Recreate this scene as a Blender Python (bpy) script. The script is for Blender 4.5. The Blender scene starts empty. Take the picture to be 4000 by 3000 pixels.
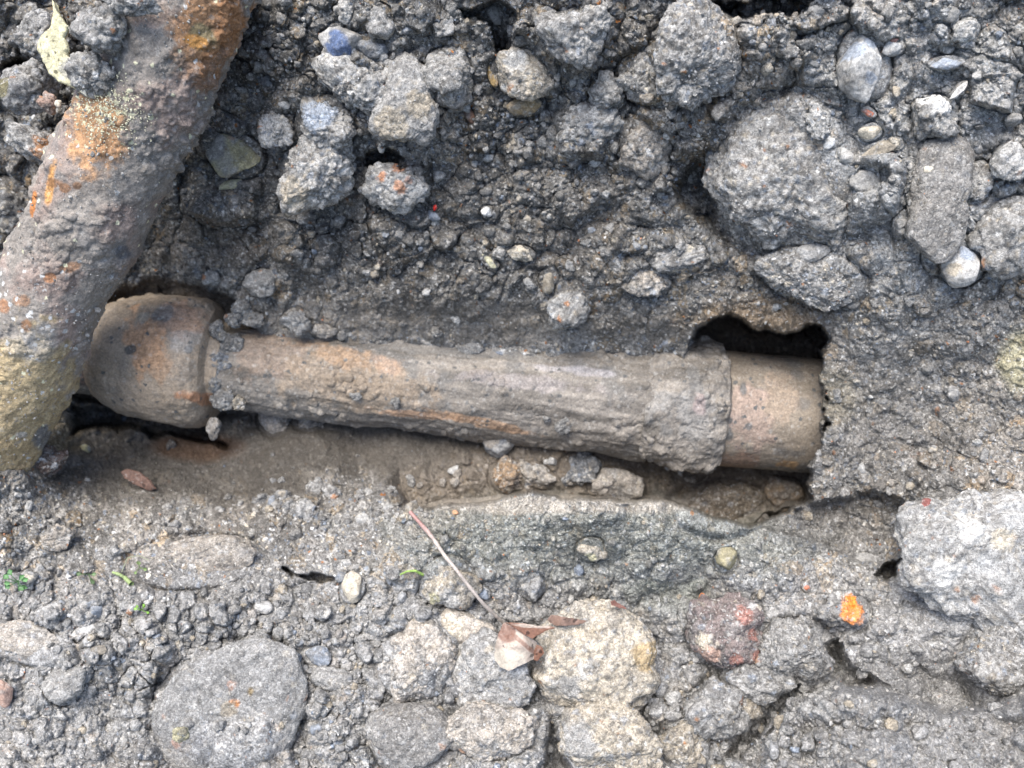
import bpy, bmesh, math, time; _T0 = time.time()
import numpy as np

# ------------------------------------------------------------------ frame of the place
# The dug bank is modelled as relief (u across, v up the slope, h out of it) over a slope
# that leans back PITCH degrees; everything is then turned into world space (z up).
D = 0.866                      # metres from the camera to the h = 0 slope
S = 1.0 / 2212.0               # metres per photo unit on the h = 0 slope
PITCH = math.radians(52)
CX, CY = 1106.0, 829.5
UX = np.array([1.0, 0.0, 0.0])
VY = np.array([0.0, math.sin(PITCH), math.cos(PITCH)])
NZ = np.array([0.0, -math.cos(PITCH), math.sin(PITCH)])
ORIGIN = np.array([0.0, 0.0, 0.45])
ROT = np.stack([UX, VY, NZ])   # rows

def W(p):
    return np.asarray(p, float) @ ROT + ORIGIN

def Pt(px, py, h):             # photo position + relief height -> (u, v, h)
    k = (D - h) / D
    return np.array([(px - CX) * S * k, (CY - py) * S * k, h])

# ------------------------------------------------------------------ camera, sky, sun
scn = bpy.context.scene
cam_d = bpy.data.cameras.new('camera')
cam = bpy.data.objects.new('camera', cam_d)
scn.collection.objects.link(cam)
cam.location = W([0, 0, D])
cam.rotation_euler = (math.pi / 2 - PITCH, 0, 0)
cam_d.sensor_width = 36
cam_d.lens = 18 / (0.5 / D)
cam_d.clip_start = 0.01
cam_d.clip_end = 100
cam_d.dof.use_dof = True
cam_d.dof.focus_distance = 0.78
cam_d.dof.aperture_fstop = 4.5
scn.camera = cam

wd = bpy.data.worlds.new('World'); scn.world = wd; wd.use_nodes = True
nt = wd.node_tree
sky = nt.nodes.new('ShaderNodeTexSky'); sky.sky_type = 'NISHITA'; sky.sun_disc = False
SUN_L = np.array([-0.22, 0.60, 0.80]); SUN_L /= np.linalg.norm(SUN_L)
sd = SUN_L @ ROT
elev = math.asin(sd[2]); azim = math.atan2(sd[0], sd[1])
sky.sun_elevation = elev; sky.sun_rotation = azim
sky.air_density = 1.0; sky.dust_density = 3.0; sky.ozone_density = 1.0
bg = nt.nodes['Background']; bg.inputs['Strength'].default_value = 0.12
nt.links.new(sky.outputs[0], bg.inputs['Color'])
sl = bpy.data.lights.new('sun', 'SUN'); sl.energy = 2.0; sl.angle = math.radians(42); sl.color = (1, 0.955, 0.89)
so = bpy.data.objects.new('sun', sl); scn.collection.objects.link(so)
from mathutils import Vector
so.rotation_euler = Vector(sd).to_track_quat('Z', 'Y').to_euler()
so.location = W(SUN_L * 3)
scn.view_settings.view_transform = 'Standard'; scn.view_settings.look = 'None'
scn.view_settings.exposure = 1.36; scn.view_settings.gamma = 1.0
scn.cycles.max_bounces = 5; scn.cycles.diffuse_bounces = 3

# ------------------------------------------------------------------ noise tools
def hsh(*k):
    r = np.zeros(np.broadcast(*k).shape, np.uint32) + np.uint32(2166136261)
    for a in k:
        r = (r ^ np.asarray(a).astype(np.int64).astype(np.uint32)) * np.uint32(16777619)
        r ^= r >> np.uint32(15); r = r * np.uint32(2246822519); r ^= r >> np.uint32(13)
    return r
def rnd(*k):
    return hsh(*k).astype(np.float64) / 4294967295.0
def vnoise(P, seed):
    P = np.asarray(P, float); I = np.floor(P).astype(np.int64); F = P - I; F = F * F * (3 - 2 * F)
    n = P.shape[-1]; out = 0
    for c in range(1 << n):
        w = 1.0; idx = []
        for d in range(n):
            b = (c >> d) & 1; idx.append(I[..., d] + b); w = w * (F[..., d] if b else 1 - F[..., d])
        out = out + w * rnd(*idx, seed)
    return out * 2 - 1
def fbm(P, seed, octs=4, gain=0.5, lac=2.03):
    a, s, t = 1.0, 0.0, 0.0
    for i in range(octs):
        s = s + a * vnoise(P, seed + i * 17); t += a; a *= gain; P = P * lac + 3.7
    return s / t
def billow(P, seed, octs=4, gain=0.5, lac=2.1):
    a, s, t = 1.0, 0.0, 0.0
    for i in range(octs):
        s = s + a * np.sqrt(vnoise(P, seed + i * 17) ** 2 * 4.4 + .03); t += a; a *= gain; P = P * lac + 5.3
    return s / t
def worley(P, seed):
    """F1, F2, id hash and offset vector to the nearest feature point, P (N, d) in cell units"""
    P = np.asarray(P, float); n = P.shape[-1]; I = np.floor(P).astype(np.int64)
    f1 = np.full(P.shape[:-1], 9.0); f2 = f1.copy(); iid = np.zeros(P.shape[:-1], np.uint32)
    off = np.zeros(P.shape)
    import itertools
    for o in itertools.product((-1, 0, 1), repeat=n):
        C = [I[..., d] + o[d] for d in range(n)]
        dv = np.stack([C[d] + 0.08 + 0.84 * rnd(*C, seed + 91 * (d + 1)) - P[..., d] for d in range(n)], -1)
        dd = np.sqrt((dv * dv).sum(-1)); m = dd < f1
        f2 = np.where(m, f1, np.minimum(f2, dd))
        iid = np.where(m, hsh(*C, seed), iid); off = np.where(m[..., None], dv, off); f1 = np.where(m, dd, f1)
    return f1, f2, iid, off
def idr(iid, k):
    return rnd(iid.astype(np.int64), np.int64(k))
def sstep(a, b, x):
    t = np.clip((x - a) / (b - a), 0, 1); return t * t * (3 - 2 * t)
def col(*c): return np.array(c, float)
def mixc(a, b, t): return a + (b - a) * np.asarray(t)[..., None]

DARK = col(.105, .100, .092); SOIL = col(.202, .199, .190); GREY = col(.29, .285, .27); LIGHT = col(.40, .395, .375)
BEIGE = col(.37, .328, .26); BROWN = col(.185, .150, .112); MUD = col(.225, .203, .174); ORANGE = col(.46, .19, .06)
RUST = col(.30, .155, .075); BRICK = col(.27, .145, .12); WHITE = col(.60, .60, .58); OLIVE = col(.24, .22, .13)
YELLOW = col(.47, .44, .29); BLUE = col(.19, .215, .25); CREAM = col(.50, .45, .36); GREEN = col(.12, .20, .06)
PINK = col(.36, .25, .20)

def speckle(C, iid, amt=1.0, k=0):
    """a few grains of another mineral, one colour per grain"""
    r = idr(iid, 50 + k); v = idr(iid, 60 + k)
    C = C * (0.80 + 0.40 * v)[..., None]
    for lo, hi, c in ((0, .040, LIGHT * .9), (.040, .046, WHITE), (.062, .078, BEIGE * .8), (.078, .080, ORANGE * .7), (.086, .105, BLUE), (.115, .120, CREAM), (.125, .24, DARK * 1.2)):
        m = (r >= lo * amt) & (r < hi * amt) if lo else (r < hi * amt)
        C = np.where(m[..., None], c * (0.75 + 0.4 * v)[..., None], C)
    return C

# ------------------------------------------------------------------ mesh and material tools
def link_mesh(name, V, F, C=None, mat=None, parent=None, smooth=True):
    """V local (u,v,h); object origin at the centre of its box, in world space"""
    Wv = W(V); o0 = (Wv.min(0) + Wv.max(0)) / 2
    me = bpy.data.meshes.new(name)
    F = np.asarray(F, np.int32); nf, k = F.shape
    me.vertices.add(len(Wv)); me.vertices.foreach_set('co', (Wv - o0).astype(np.float32).ravel())
    me.loops.add(nf * k); me.loops.foreach_set('vertex_index', F.ravel())
    me.polygons.add(nf); me.polygons.foreach_set('loop_start', np.arange(nf, dtype=np.int32) * k)
    me.polygons.foreach_set('loop_total', np.full(nf, k, np.int32))
    me.polygons.foreach_set('use_smooth', np.full(nf, smooth, bool))
    me.update(calc_edges=True)
    if C is not None:
        at = me.color_attributes.new('Col', 'FLOAT_COLOR', 'POINT')
        C4 = np.ones((len(Wv), 4), np.float32); C4[:, :3] = np.clip(C[:, :3], 0.01, 0.8)
        if C.shape[1] == 4: C4[:, 3] = C[:, 3]
        at.data.foreach_set('color', C4.ravel())
    if mat: me.materials.append(mat)
    ob = bpy.data.objects.new(name, me); scn.collection.objects.link(ob)
    ob.location = o0
    if parent is not None:
        ob.parent = parent; ob.location = o0 - np.array(parent.location)
    return ob
def tag(o, label=None, cat=None, group=None, kind=None):
    if label: o['label'] = label
    if cat: o['category'] = cat
    if group: o['group'] = group
    if kind: o['kind'] = kind
    return o

def mineral(name, rough=0.72, grain=900.0, bump=0.5, bdist=0.0012, var=0.35, spec=0.4, grains=1.0):
    m = bpy.data.materials.new(name); m.use_nodes = True; t = m.node_tree; n = t.nodes; l = t.links
    b = n['Principled BSDF']; b.inputs['Specular IOR Level'].default_value = spec
    at = n.new('ShaderNodeAttribute'); at.attribute_name = 'Col'
    ge = n.new('ShaderNodeNewGeometry')
    nz = n.new('ShaderNodeTexNoise'); nz.inputs['Scale'].default_value = grain; nz.inputs['Detail'].default_value = 3
    nz.inputs['Roughness'].default_value = 0.65
    l.new(ge.outputs['Position'], nz.inputs['Vector'])
    mr = n.new('ShaderNodeMapRange'); mr.inputs[1].default_value = 0.3; mr.inputs[2].default_value = 0.7
    mr.inputs[3].default_value = 1 - var; mr.inputs[4].default_value = 1 + var
    l.new(nz.outputs['Fac'], mr.inputs[0])
    vm = n.new('ShaderNodeVectorMath'); vm.operation = 'SCALE'
    l.new(at.outputs['Color'], vm.inputs[0]); l.new(mr.outputs[0], vm.inputs['Scale'])
    # crushed mineral grains: every grain its own tone, a few pale, a few dark
    cur = vm.outputs[0]; dists = []
    dn = n.new('ShaderNodeTexNoise'); dn.inputs['Scale'].default_value = 260; dn.inputs['Detail'].default_value = 3; l.new(ge.outputs['Position'], dn.inputs['Vector'])
    dw = n.new('ShaderNodeVectorMath'); dw.operation = 'MULTIPLY_ADD'; dw.inputs[1].default_value = (.005, .005, .005)
    l.new(dn.outputs['Color'], dw.inputs[0]); l.new(ge.outputs['Position'], dw.inputs[2])
    for sc_, lo_, hi_ in ((330., 1 - .30 * grains, 1 + .30 * grains), (800., 1 - .45 * grains, 1 + .5 * grains)):
        vo = n.new('ShaderNodeTexVoronoi'); vo.inputs['Scale'].default_value = sc_; l.new(dw.outputs[0], vo.inputs['Vector'])
        sp = n.new('ShaderNodeSeparateColor'); l.new(vo.outputs['Color'], sp.inputs[0])
        m1 = n.new('ShaderNodeMapRange'); m1.inputs[3].default_value = lo_; m1.inputs[4].default_value = hi_; l.new(sp.outputs[0], m1.inputs[0])
        m0 = n.new('ShaderNodeMapRange'); m0.inputs[3].default_value = 1; l.new(at.outputs['Alpha'], m0.inputs[0]); l.new(m1.outputs[0], m0.inputs[4])
        v2 = n.new('ShaderNodeVectorMath'); v2.operation = 'SCALE'; l.new(cur, v2.inputs[0]); l.new(m0.outputs[0], v2.inputs['Scale'])
        gt = n.new('ShaderNodeMapRange'); gt.inputs[1].default_value = .955; gt.inputs[2].default_value = .975; gt.inputs[3].default_value = 0; gt.inputs[4].default_value = .75 * grains; l.new(sp.outputs[1], gt.inputs[0])
        mx = n.new('ShaderNodeMix'); mx.data_type = 'RGBA'; ga = n.new('ShaderNodeMath'); ga.operation = 'MULTIPLY'; l.new(gt.outputs[0], ga.inputs[0]); l.new(at.outputs['Alpha'], ga.inputs[1]); l.new(ga.outputs[0], mx.inputs[0]); l.new(v2.outputs[0], mx.inputs[6]); mx.inputs[7].default_value = (.46, .45, .42, 1)
        cur = mx.outputs[2]; dists.append(vo.outputs['Distance'])
    l.new(cur, b.inputs['Base Color'])
    n2 = n.new('ShaderNodeTexNoise'); n2.inputs['Scale'].default_value = grain * 0.45; n2.inputs['Detail'].default_value = 5
    n2.inputs['Roughness'].default_value = 0.7
    l.new(ge.outputs['Position'], n2.inputs['Vector'])
    ma = n.new('ShaderNodeMath'); ma.operation = 'MULTIPLY_ADD'; ma.inputs[1].default_value = -.9 * grains
    l.new(dists[0], ma.inputs[0]); l.new(n2.outputs['Fac'], ma.inputs[2])
    bp = n.new('ShaderNodeBump'); bp.inputs['Strength'].default_value = bump; bp.inputs['Distance'].default_value = bdist
    l.new(ma.outputs[0], bp.inputs['Height']); l.new(bp.outputs[0], b.inputs['Normal'])
    r2 = n.new('ShaderNodeMapRange'); r2.inputs[1].default_value = 0.35; r2.inputs[2].default_value = 0.65
    r2.inputs[3].default_value = rough - 0.18; r2.inputs[4].default_value = min(1, rough + 0.15)
    l.new(n2.outputs['Fac'], r2.inputs[0]); l.new(r2.outputs[0], b.inputs['Roughness'])
    return m
M_SOIL = mineral('damp_soil', 0.90, 1200, 0.9, 0.0012, .34, .16, .72)
M_ROCK = mineral('rock', 0.82, 900, 0.6, 0.0010, .28, .2, .45)
M_MUD = mineral('wet_mud_on_clay', 0.66, 520, 0.6, 0.0011, .24, .3, .35)
M_RUST = mineral('rusty_iron', 0.82, 900, 0.8, 0.0012, .22, .22, .35)
M_PLANT = mineral('plant_tissue', 0.55, 500, 0.3, 0.0004, .18, .4, .1)

_ico = {}
def ico(sub):
    if sub not in _ico:
        bm = bmesh.new(); bmesh.ops.create_icosphere(bm, subdivisions=sub, radius=1.0)
        bm.verts.ensure_lookup_table()
        v = np.array([x.co[:] for x in bm.verts]); f = np.array([[x.index for x in p.verts] for p in bm.faces], np.int32)
        bm.free(); v /= np.linalg.norm(v, axis=1, keepdims=True); _ico[sub] = (v, f)
    return _ico[sub]

# ------------------------------------------------------------------ macro relief of the dug bank
def tps_fit(pts):
    A = np.array([[(x - CX) * S, (CY - y) * S, h] for x, y, h in pts]); X = A[:, :2] * 4; n = len(X)
    d = np.linalg.norm(X[:, None] - X[None], axis=2); K = np.where(d > 0, d * d * np.log(d + 1e-12), 0) + np.eye(n) * 0.004
    Pm = np.hstack([np.ones((n, 1)), X]); M = np.block([[K, Pm], [Pm.T, np.zeros((3, 3))]])
    w = np.linalg.solve(M, np.concatenate([A[:, 2], np.zeros(3)])); return X, w
def tps_eval(fit, U, V):
    X, w = fit; out = w[-3] + w[-2] * U * 4 + w[-1] * V * 4
    for i in range(len(X)):
        d2 = (U * 4 - X[i, 0]) ** 2 + (V * 4 - X[i, 1]) ** 2
        out = out + w[i] * 0.5 * d2 * np.log(d2 + 1e-12)
    return out
BASE = [(-150,-100,.0),(0,0,.02),(500,-60,.04),(900,-60,.09),(1300,-60,.10),(1700,-60,.11),(2300,-60,.13),
 (0,200,-.02),(480,200,-.01),(700,200,.03),(1000,200,.03),(1300,200,.045),(1600,200,.06),(2000,200,.09),(2300,200,.10),
 (0,400,-.07),(450,400,-.04),(700,400,-.01),(1000,400,-.015),(1300,400,.0),(1500,400,.0),(1700,370,.045),(2000,400,.065),(2300,400,.08),
 (-80,600,-.10),(300,560,-.12),(450,560,-.09),(700,580,-.06),(1000,580,-.04),(1300,580,-.035),(1600,560,.0),(1900,600,.035),(2300,600,.06),
 (560,660,-.10),(800,690,-.09),(1000,705,-.085),(1300,690,-.065),(1500,670,-.035),(620,715,-.108),(800,735,-.108),(1000,745,-.104),(1150,775,-.098),(1300,765,-.096),(1420,745,-.088),(640,770,-.14),(850,790,-.14),(1050,800,-.135),(1250,820,-.13),(1400,800,-.125),(1650,660,-.015),(1900,720,.0),(2300,700,.035),
 (1850,850,-.035),(2050,850,-.01),(2300,850,.02),(1800,1000,-.025),(2000,1000,-.01),(2300,1000,.03),
 (-100,900,-.04),(60,1020,-.035),(200,950,-.165),(500,960,-.155),(200,1045,-.115),(500,1045,-.115),(800,1040,-.095),(700,970,-.13),
 (-100,1100,.01),(50,1120,-.005),(300,1110,-.045),(600,1100,-.05),(820,1090,-.03),(930,1125,.036),(1250,1100,.055),(1500,1120,.046),(1700,1185,.022),(1250,1200,.018),(1500,1240,.016),(1250,1300,.016),(1900,1230,.008),
 (1750,1130,-.02),(1900,1110,-.02),(2050,1090,.045),(2300,1080,.055),(2060,1250,.06),(2300,1250,.08),
 (-100,1280,.035),(400,1250,.01),(700,1240,.015),(1000,1260,.03),(1600,1300,.026),(1850,1340,.04),
 (-100,1450,.06),(400,1450,.045),(800,1430,.05),(1200,1430,.05),(1600,1450,.05),(1850,1450,.055),(2050,1480,.05),(2300,1450,.10),
 (-100,1660,.095),(400,1660,.08),(800,1660,.085),(1200,1660,.085),(1600,1660,.075),(1900,1600,.10),(2300,1660,.125),
 (0,1800,.13),(1100,1800,.12),(2300,1800,.16)]
FLOOR = [(180,700,-.17),(300,640,-.155),(420,640,-.15),(300,860,-.21),(500,760,-.165),(600,880,-.17),(800,940,-.145),(700,990,-.13),(820,1030,-.11),(1000,990,-.13),(1000,1080,-.12),
 (1200,1030,-.13),(1200,1090,-.13),(1400,1060,-.16),(1600,1090,-.175),(1700,1050,-.175),(1600,690,-.21),(1780,800,-.21),(1500,900,-.2),(1000,850,-.2),(700,760,-.18),
 (1100,780,-.17),(1400,740,-.19),(100,880,-.18)]
PIT = [(120,830),(180,690),(250,628),(330,600),(430,606),(505,640),(540,700),(600,800),(850,830),(1100,850),(1300,860),(1430,850),(1490,760),(1520,718),(1600,690),(1680,692),(1735,716),(1768,745),(1788,790),
 (1792,820),(1772,860),(1765,905),(1770,960),(1748,1010),(1757,1080),(1700,1112),(1620,1140),(1545,1120),(1500,1098),(1430,1082),(1370,1085),(1300,1075),(1220,1072),(1150,1064),(1080,1082),(1000,1088),
 (930,1098),(880,1090),(840,1030),(740,990),(600,960),(420,915),(300,890),(160,880)]
def sdf(poly, U, V, h=0.0):
    P = np.array([Pt(x, y, 0)[:2] for x, y in poly]); n = len(P)
    d = np.full(U.shape, 9.0); ins = np.zeros(U.shape, bool)
    for i in range(n):
        a, b = P[i], P[(i + 1) % n]; e = b - a
        wx, wy = U - a[0], V - a[1]; t = np.clip((wx * e[0] + wy * e[1]) / (e @ e), 0, 1)
        d = np.minimum(d, (wx - t * e[0]) ** 2 + (wy - t * e[1]) ** 2)
        c1 = (a[1] <= V) & (b[1] > V); c2 = (b[1] <= V) & (a[1] > V)
        cr = e[0] * wy - e[1] * wx
        ins ^= (c1 & (cr > 0)) | (c2 & (cr < 0))
    return np.where(ins, -np.sqrt(d), np.sqrt(d)) / S      # photo units, negative inside
fitB, fitF = tps_fit(BASE), tps_fit(FLOOR)

# every lump that is an object of its own:
# (name, label, category, x, y, rx, ry, angle, kind, colour, options)
ST = []
def stone(*a, **k): ST.append((a, k))
exec_stones = None
# --- the bank above the pipe
stone('stone','big rounded boulder crusted with grit beside a dark hollow in the upper bank','boulder',1690,375,158,178,20,'gritty',GREY*.95,thick=.62,out=.16,sub=6,outline=[(-140,-40),(-120,-110),(-60,-165),(20,-185),(90,-160),(150,-120),(170,-40),(160,40),(170,120),(110,150),(30,130),(-20,150),(-80,120),(-135,60)])
stone('stone','large flat dark slab of stone standing on edge by pale pebbles','stone',2035,430,88,140,-14,'slab',DARK*1.75,thick=.4,out=1.0,sub=6,
      outline=[(-60,-95),(-30,-130),(40,-140),(85,-110),(95,-60),(80,10),(88,60),(50,110),(10,140),(-50,135),(-95,110),(-88,50),(-70,0),(-75,-50)])
stone('rock','bluish white angular rock lying on loose gravel high in the bank','rock',1868,138,56,80,-15,'rock',LIGHT*1.25,patch=[(-20,-25,22,BLUE*1.5),(10,30,14,BLUE),(14,-45,16,BLUE*1.4)],out=.85)
stone('rock','pale blue and white angular rock below the flat dark slab','rock',2078,562,52,56,10,'rock',LIGHT*1.2,patch=[(10,-20,22,BLUE*1.5),(-20,20,14,BEIGE)],out=.8)
stone('stone','smooth grey round topped stone at the edge of the upper bank, above the concrete lump','stone',2195,500,72,78,0,'clod',GREY*.9,out=.5)
stone('stone','small rounded pale stone at the edge beside the flat dark slab','stone',2182,352,40,42,0,'smoothclod',LIGHT*.95,out=.8)
stone('stone','small dark stone tucked between the dark slab and the smooth grey stone','stone',2112,395,30,48,10,'clod',GREY*.8,out=.5)
stone('stone','pale stone with a white crescent edge near the top of the gravelly bank','stone',2022,250,52,42,0,'clod',GREY,patch=[(0,-34,34,WHITE)],out=.5)
stone('shard','long bluish shard of slate lying near the top edge of the bank','shard',2045,136,42,13,-6,'rock',BLUE*1.6,out=.7)
stone('shard','thin white shard leaning over a dark gap near the top','shard',2068,200,34,9,-48,'rock',LIGHT*1.5,out=.8)
stone('pebble','cream pebble with dark pits on gravel between boulder and slab','pebble',1882,285,26,18,-12,'smooth',CREAM,out=.6)
stone('stone','small angular white lump left of the bluish rock on loose gravel'.replace('left of','beneath'),'stone',1930,100,26,20,0,'rock',WHITE*.9,out=.6)
stone('stone','knobbly white lump at the head of the gravel slope','stone',1487+0,52,20,20,0,'clod',LIGHT,out=.5)
stone('stone','flat tan elongated stone resting on smaller stones beside the slab','stone',1905,318,50,17,-22,'smooth',BEIGE*.72,out=.8,thick=.8)
stone('stone','angular pale stone standing under the flat tan elongated stone','stone',1872,385,32,36,15,'rock',LIGHT*.9,out=.75)
stone('stone','squarish grey stone wedged against the side of the dark slab','stone',1910,378,18,24,5,'rock',GREY,out=.7)
stone('stone','small bright beige stone against the upper corner of the dark slab','stone',1935,310,17,13,20,'clod',CREAM*.8,out=.8)
stone('stone','bright white elongated stone on the crown of the gritty boulder','stone',1772,262,25,38,-20,'clod',WHITE*.8,out=.75)
stone('stone','round white pebble just below the elongated white stone','pebble',1795,306,15,16,0,'smooth',WHITE,out=.7)
stone('stone','narrow blue white stone at the side of the gritty boulder','stone',1828,335,18,24,-35,'rock',LIGHT*1.1,out=.7)
stone('chip','orange red chip of brick on the gravel under the bluish white rock','chip',1878,243,20,8,20,'rock',col(.5,.17,.10),out=.8)
stone('chip','small brick red chip near the top of the gravel slope','chip',1932,86,11,9,0,'rock',BRICK*1.2,out=.8)
stone('stone','pale round lump above the dark gap near the top edge','stone',2090,60,26,22,0,'clod',LIGHT,out=.5)
stone('stone','rounded pebble with cream face on the far gravel','pebble',2052,370,16,13,0,'smooth',CREAM*.8,out=.5)
stone('stone','grey ragged stone below the gritty boulder on the gravel','stone',1750,545,48,22,-8,'rock',GREY*1.1,out=.5)
stone('stone','pale blue pointed stone on gravel beneath the gritty boulder','stone',1690,470,20,16,0,'rock',LIGHT,out=.6)
stone('pebble','small bright cream pebble stuck on the face of the dark slab','pebble',2005,366,11,10,0,'smooth',CREAM*1.1,out=.9,lift=.05)
# upper centre
stone('clod','pale beige crumbly clod capping the cluster in the upper bank','clod',762,185,78,62,18,'clod',LIGHT*.98,out=1.0,thick=.6,sub=6,outline=[(-75,-50),(-40,-68),(20,-55),(60,-30),(80,5),(72,40),(50,60),(10,40),(-20,28),(-45,0),(-65,-20)])
stone('clod','big smooth grey clod with a yellowish lower edge in the upper bank','clod',872,212,68,90,-4,'smoothclod',GREY*.95,patch=[(-25,60,34,BEIGE*.9),(35,20,30,BEIGE*.8)],out=1.0,thick=.7,sub=6,
      outline=[(-35,-75),(0,-98),(38,-80),(55,-40),(60,0),(74,40),(66,80),(20,92),(-30,84),(-72,58),(-60,20),(-42,-10),(-45,-45)])
stone('clod','blue grey layered lump below the pale capping clod','clod',700,275,62,72,0,'clod',GREY*1.1,out=.85,sub=6,patch=[(-10,-30,40,BLUE*1.5)])
stone('clod','broad ragged pale lump hanging low in the upper bank','clod',680,368,74,74,10,'clod',GREY*1.2,sub=6,out=.9,patch=[(-40,50,30,BEIGE)],outline=[(-30,-60),(30,-65),(70,-30),(66,20),(40,55),(-10,60),(-60,72),(-64,40),(-50,0),(-45,-35)])
stone('clod','pale clod streaked with orange at the bottom of the cluster','clod',850,396,70,48,-10,'clod',LIGHT*.95,patch=[(10,-28,12,col(.42,.21,.12)),(-22,-8,10,col(.42,.21,.12)),(14,8,14,col(.45,.25,.16)),(34,-4,8,PINK)],out=.95)
stone('rock','deep blue faced rock partly under the pale beige clod','rock',730,95,56,40,-15,'rock',GREY*.9,patch=[(-4,6,30,col(.09,.13,.23)),(-30,-20,20,LIGHT)],out=.95)
stone('rock','dark teal angular rock beside the deep blue faced one','rock',802,104,42,30,20,'rock',BLUE*.6,out=.4)
stone('stone','small pale knob standing on the dark bank near the top','stone',745,22,22,26,15,'clod',GREY*1.1,out=.6)
stone('clod','pale crumbly knob by itself above the orange streaked clod cluster','clod',592,282,36,40,0,'clod',GREY*1.3,out=.95)
stone('stone','olive brown angular stone half sunk beside the leaning pipe','stone',512,335,62,50,20,'rock',OLIVE*1.1,patch=[(-45,-10,34,SOIL)],out=.75,thick=.5,outline=[(-66,-50),(-10,-52),(20,-45),(52,-22),(50,20),(20,38),(-15,60),(-50,62),(-70,30)])
stone('chip','pale yellow chip on the lower edge of the olive brown stone','chip',494,397,30,13,-22,'rock',YELLOW*.9,out=.7)
stone('clod','grey brown clod beside the big smooth clod in the upper bank','clod',968,160,52,56,0,'clod',GREY*.95,out=.85)
stone('clod','small pale toothed clod under the grey brown clod','clod',985,215,34,28,0,'clod',LIGHT*.75,out=.55)
stone('clod','pale tan clod over a brown hollow in the upper bank','clod',1128,160,72,54,10,'crust',BEIGE*.95,patch=[(-10,-20,24,LIGHT)],out=.65)
stone('rock','ochre brown hollow rock hanging under the pale tan clod','rock',1135,222,42,32,0,'rock',col(.30,.22,.12),out=.55)
stone('clod','grey clod with ragged lower edge near the top centre','clod',1232,82,72,60,0,'clod',GREY*.95,out=.8)
stone('clod','bluish crumbly block at the head of the bank','clod',1275,45,44,34,0,'clod',GREY,out=.6)
stone('clod','knobbly pale clod in the middle of the upper bank','clod',1262,262,68,38,0,'clod',GREY*1.05,out=.8)
stone('clod','soft brown crumbling ridge lump beside the dark hollow','clod',1395,300,58,72,30,'clod',MUD*1.25,out=.5)
stone('clod','dark gritty shoulder of earth at the head of the dark hollow','clod',1500,110,96,110,25,'gritty',SOIL*1.25,out=.45,sub=6)
stone('clod','grey crumbling lump beside the gritty shoulder of earth','clod',1395,165,64,62,0,'gritty',SOIL*1.3,out=.5)
stone('clod','pale speckled knob above the gritty shoulder','clod',1315,200,40,40,0,'clod',GREY*.8,out=.5)
stone('root','rust brown broken root end poking from the bank','root',1062,160,12,52,-16,'rock',col(.22,.15,.06),out=.5)
stone('chip','dark brown splinter of wood in the bank','chip',1012,242,14,26,-20,'rock',col(.13,.07,.045),out=.7)
stone('pebble','white angular pebble alone in the dark bank above the buried pipe','pebble',1052,456,14,13,20,'rock',WHITE*1.1,out=.85)
stone('chip','tiny bright red chip in the dark bank','chip',939,449,4.5,7,10,'smooth',col(.6,.03,.02),out=.9)
stone('chip','long pale yellow chip slanting in the dark bank','chip',1050,556,13,37,-38,'rock',YELLOW,patch=[(4,-8,9,DARK),(-4,12,7,DARK)],out=.8)
stone('chip','pinkish beige stone level with the long yellow chip','chip',1128,547,28,14,12,'clod',CREAM*.85,out=.75)
stone('pebble','white oblong pebble under the long yellow chip','pebble',963,602,9,7,-25,'smooth',WHITE*1.1,out=.9)
stone('pebble','smaller white pebble touching distance from the white oblong one','pebble',979,605,6,5,20,'smooth',WHITE,out=.9)
stone('pebble','pair member of yellowish beans shaped pebbles, the paler one'.replace('pair member of ','one of two ').replace('beans','bean'),'pebble',815,576,8,6,-20,'smooth',CREAM,out=.85)
stone('stone','tan upright stone low in the bank over the pipe','stone',1187,606,20,32,12,'smooth',BEIGE*.6,out=.6)
stone('clod','ragged pale lump right over the middle of the buried pipe'.replace('right over','directly over'),'clod',1235,655,46,52,10,'clod',GREY*.85,out=.6)
stone('clod','crumbly tan lump low in the bank near the cavity','clod',1400,610,50,32,0,'clod',MUD*1.4,out=.5)
stone('clod','flat topped tan lump beside the ragged pale lump over the pipe','clod',1470,560,60,30,-5,'clod',SOIL*1.3,out=.4)
stone('clod','low broad hump of speckled earth over the roof of the cavity','clod',1760,600,118,62,12,'gritty',SOIL*1.25,out=.4,thick=.5,sub=6)
# far corner by the leaning pipe
stone('clod','rough grey clod beside the yellow mortar flake, uppermost','clod',66,72,46,50,0,'clod',GREY,habs=.07,sub=5)
stone('clod','mossy edged dark clod under the gap beside the yellow flake','clod',58,185,54,62,0,'clod',SOIL*1.25,habs=.04,patch=[(-44,10,24,OLIVE*.6)])
stone('clod','rust stained squarish clod lodged against the leaning pipe','clod',72,310,64,46,12,'clod',GREY*.9,habs=.05,patch=[(30,10,24,RUST*.9)])
stone('clod','small pinkish clod under the mortar flake','clod',100,222,20,20,0,'clod',PINK*.8,habs=.065)
stone('pebble','small cream cube shaped pebble by the pinkish clod','pebble',124,222,9,10,0,'rock',CREAM,habs=.075)
stone('clod','dark porous clod stuck to the top of the leaning pipe','clod',205,55,56,52,0,'clod',SOIL*1.1,habs=.135)
stone('clod','grey ragged clod lying along the leaning pipe under the mortar flake tip','clod',195,160,50,40,0,'clod',GREY*.85,habs=.115)
stone('clod','pale lump at the head of the leaning pipe','clod',285,6,52,24,10,'clod',LIGHT*.7,habs=.15)
stone('clod','dark clod with small stones behind the leaning pipe, low','clod',12,440,60,60,0,'clod',DARK*1.3,out=.3)
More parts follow.
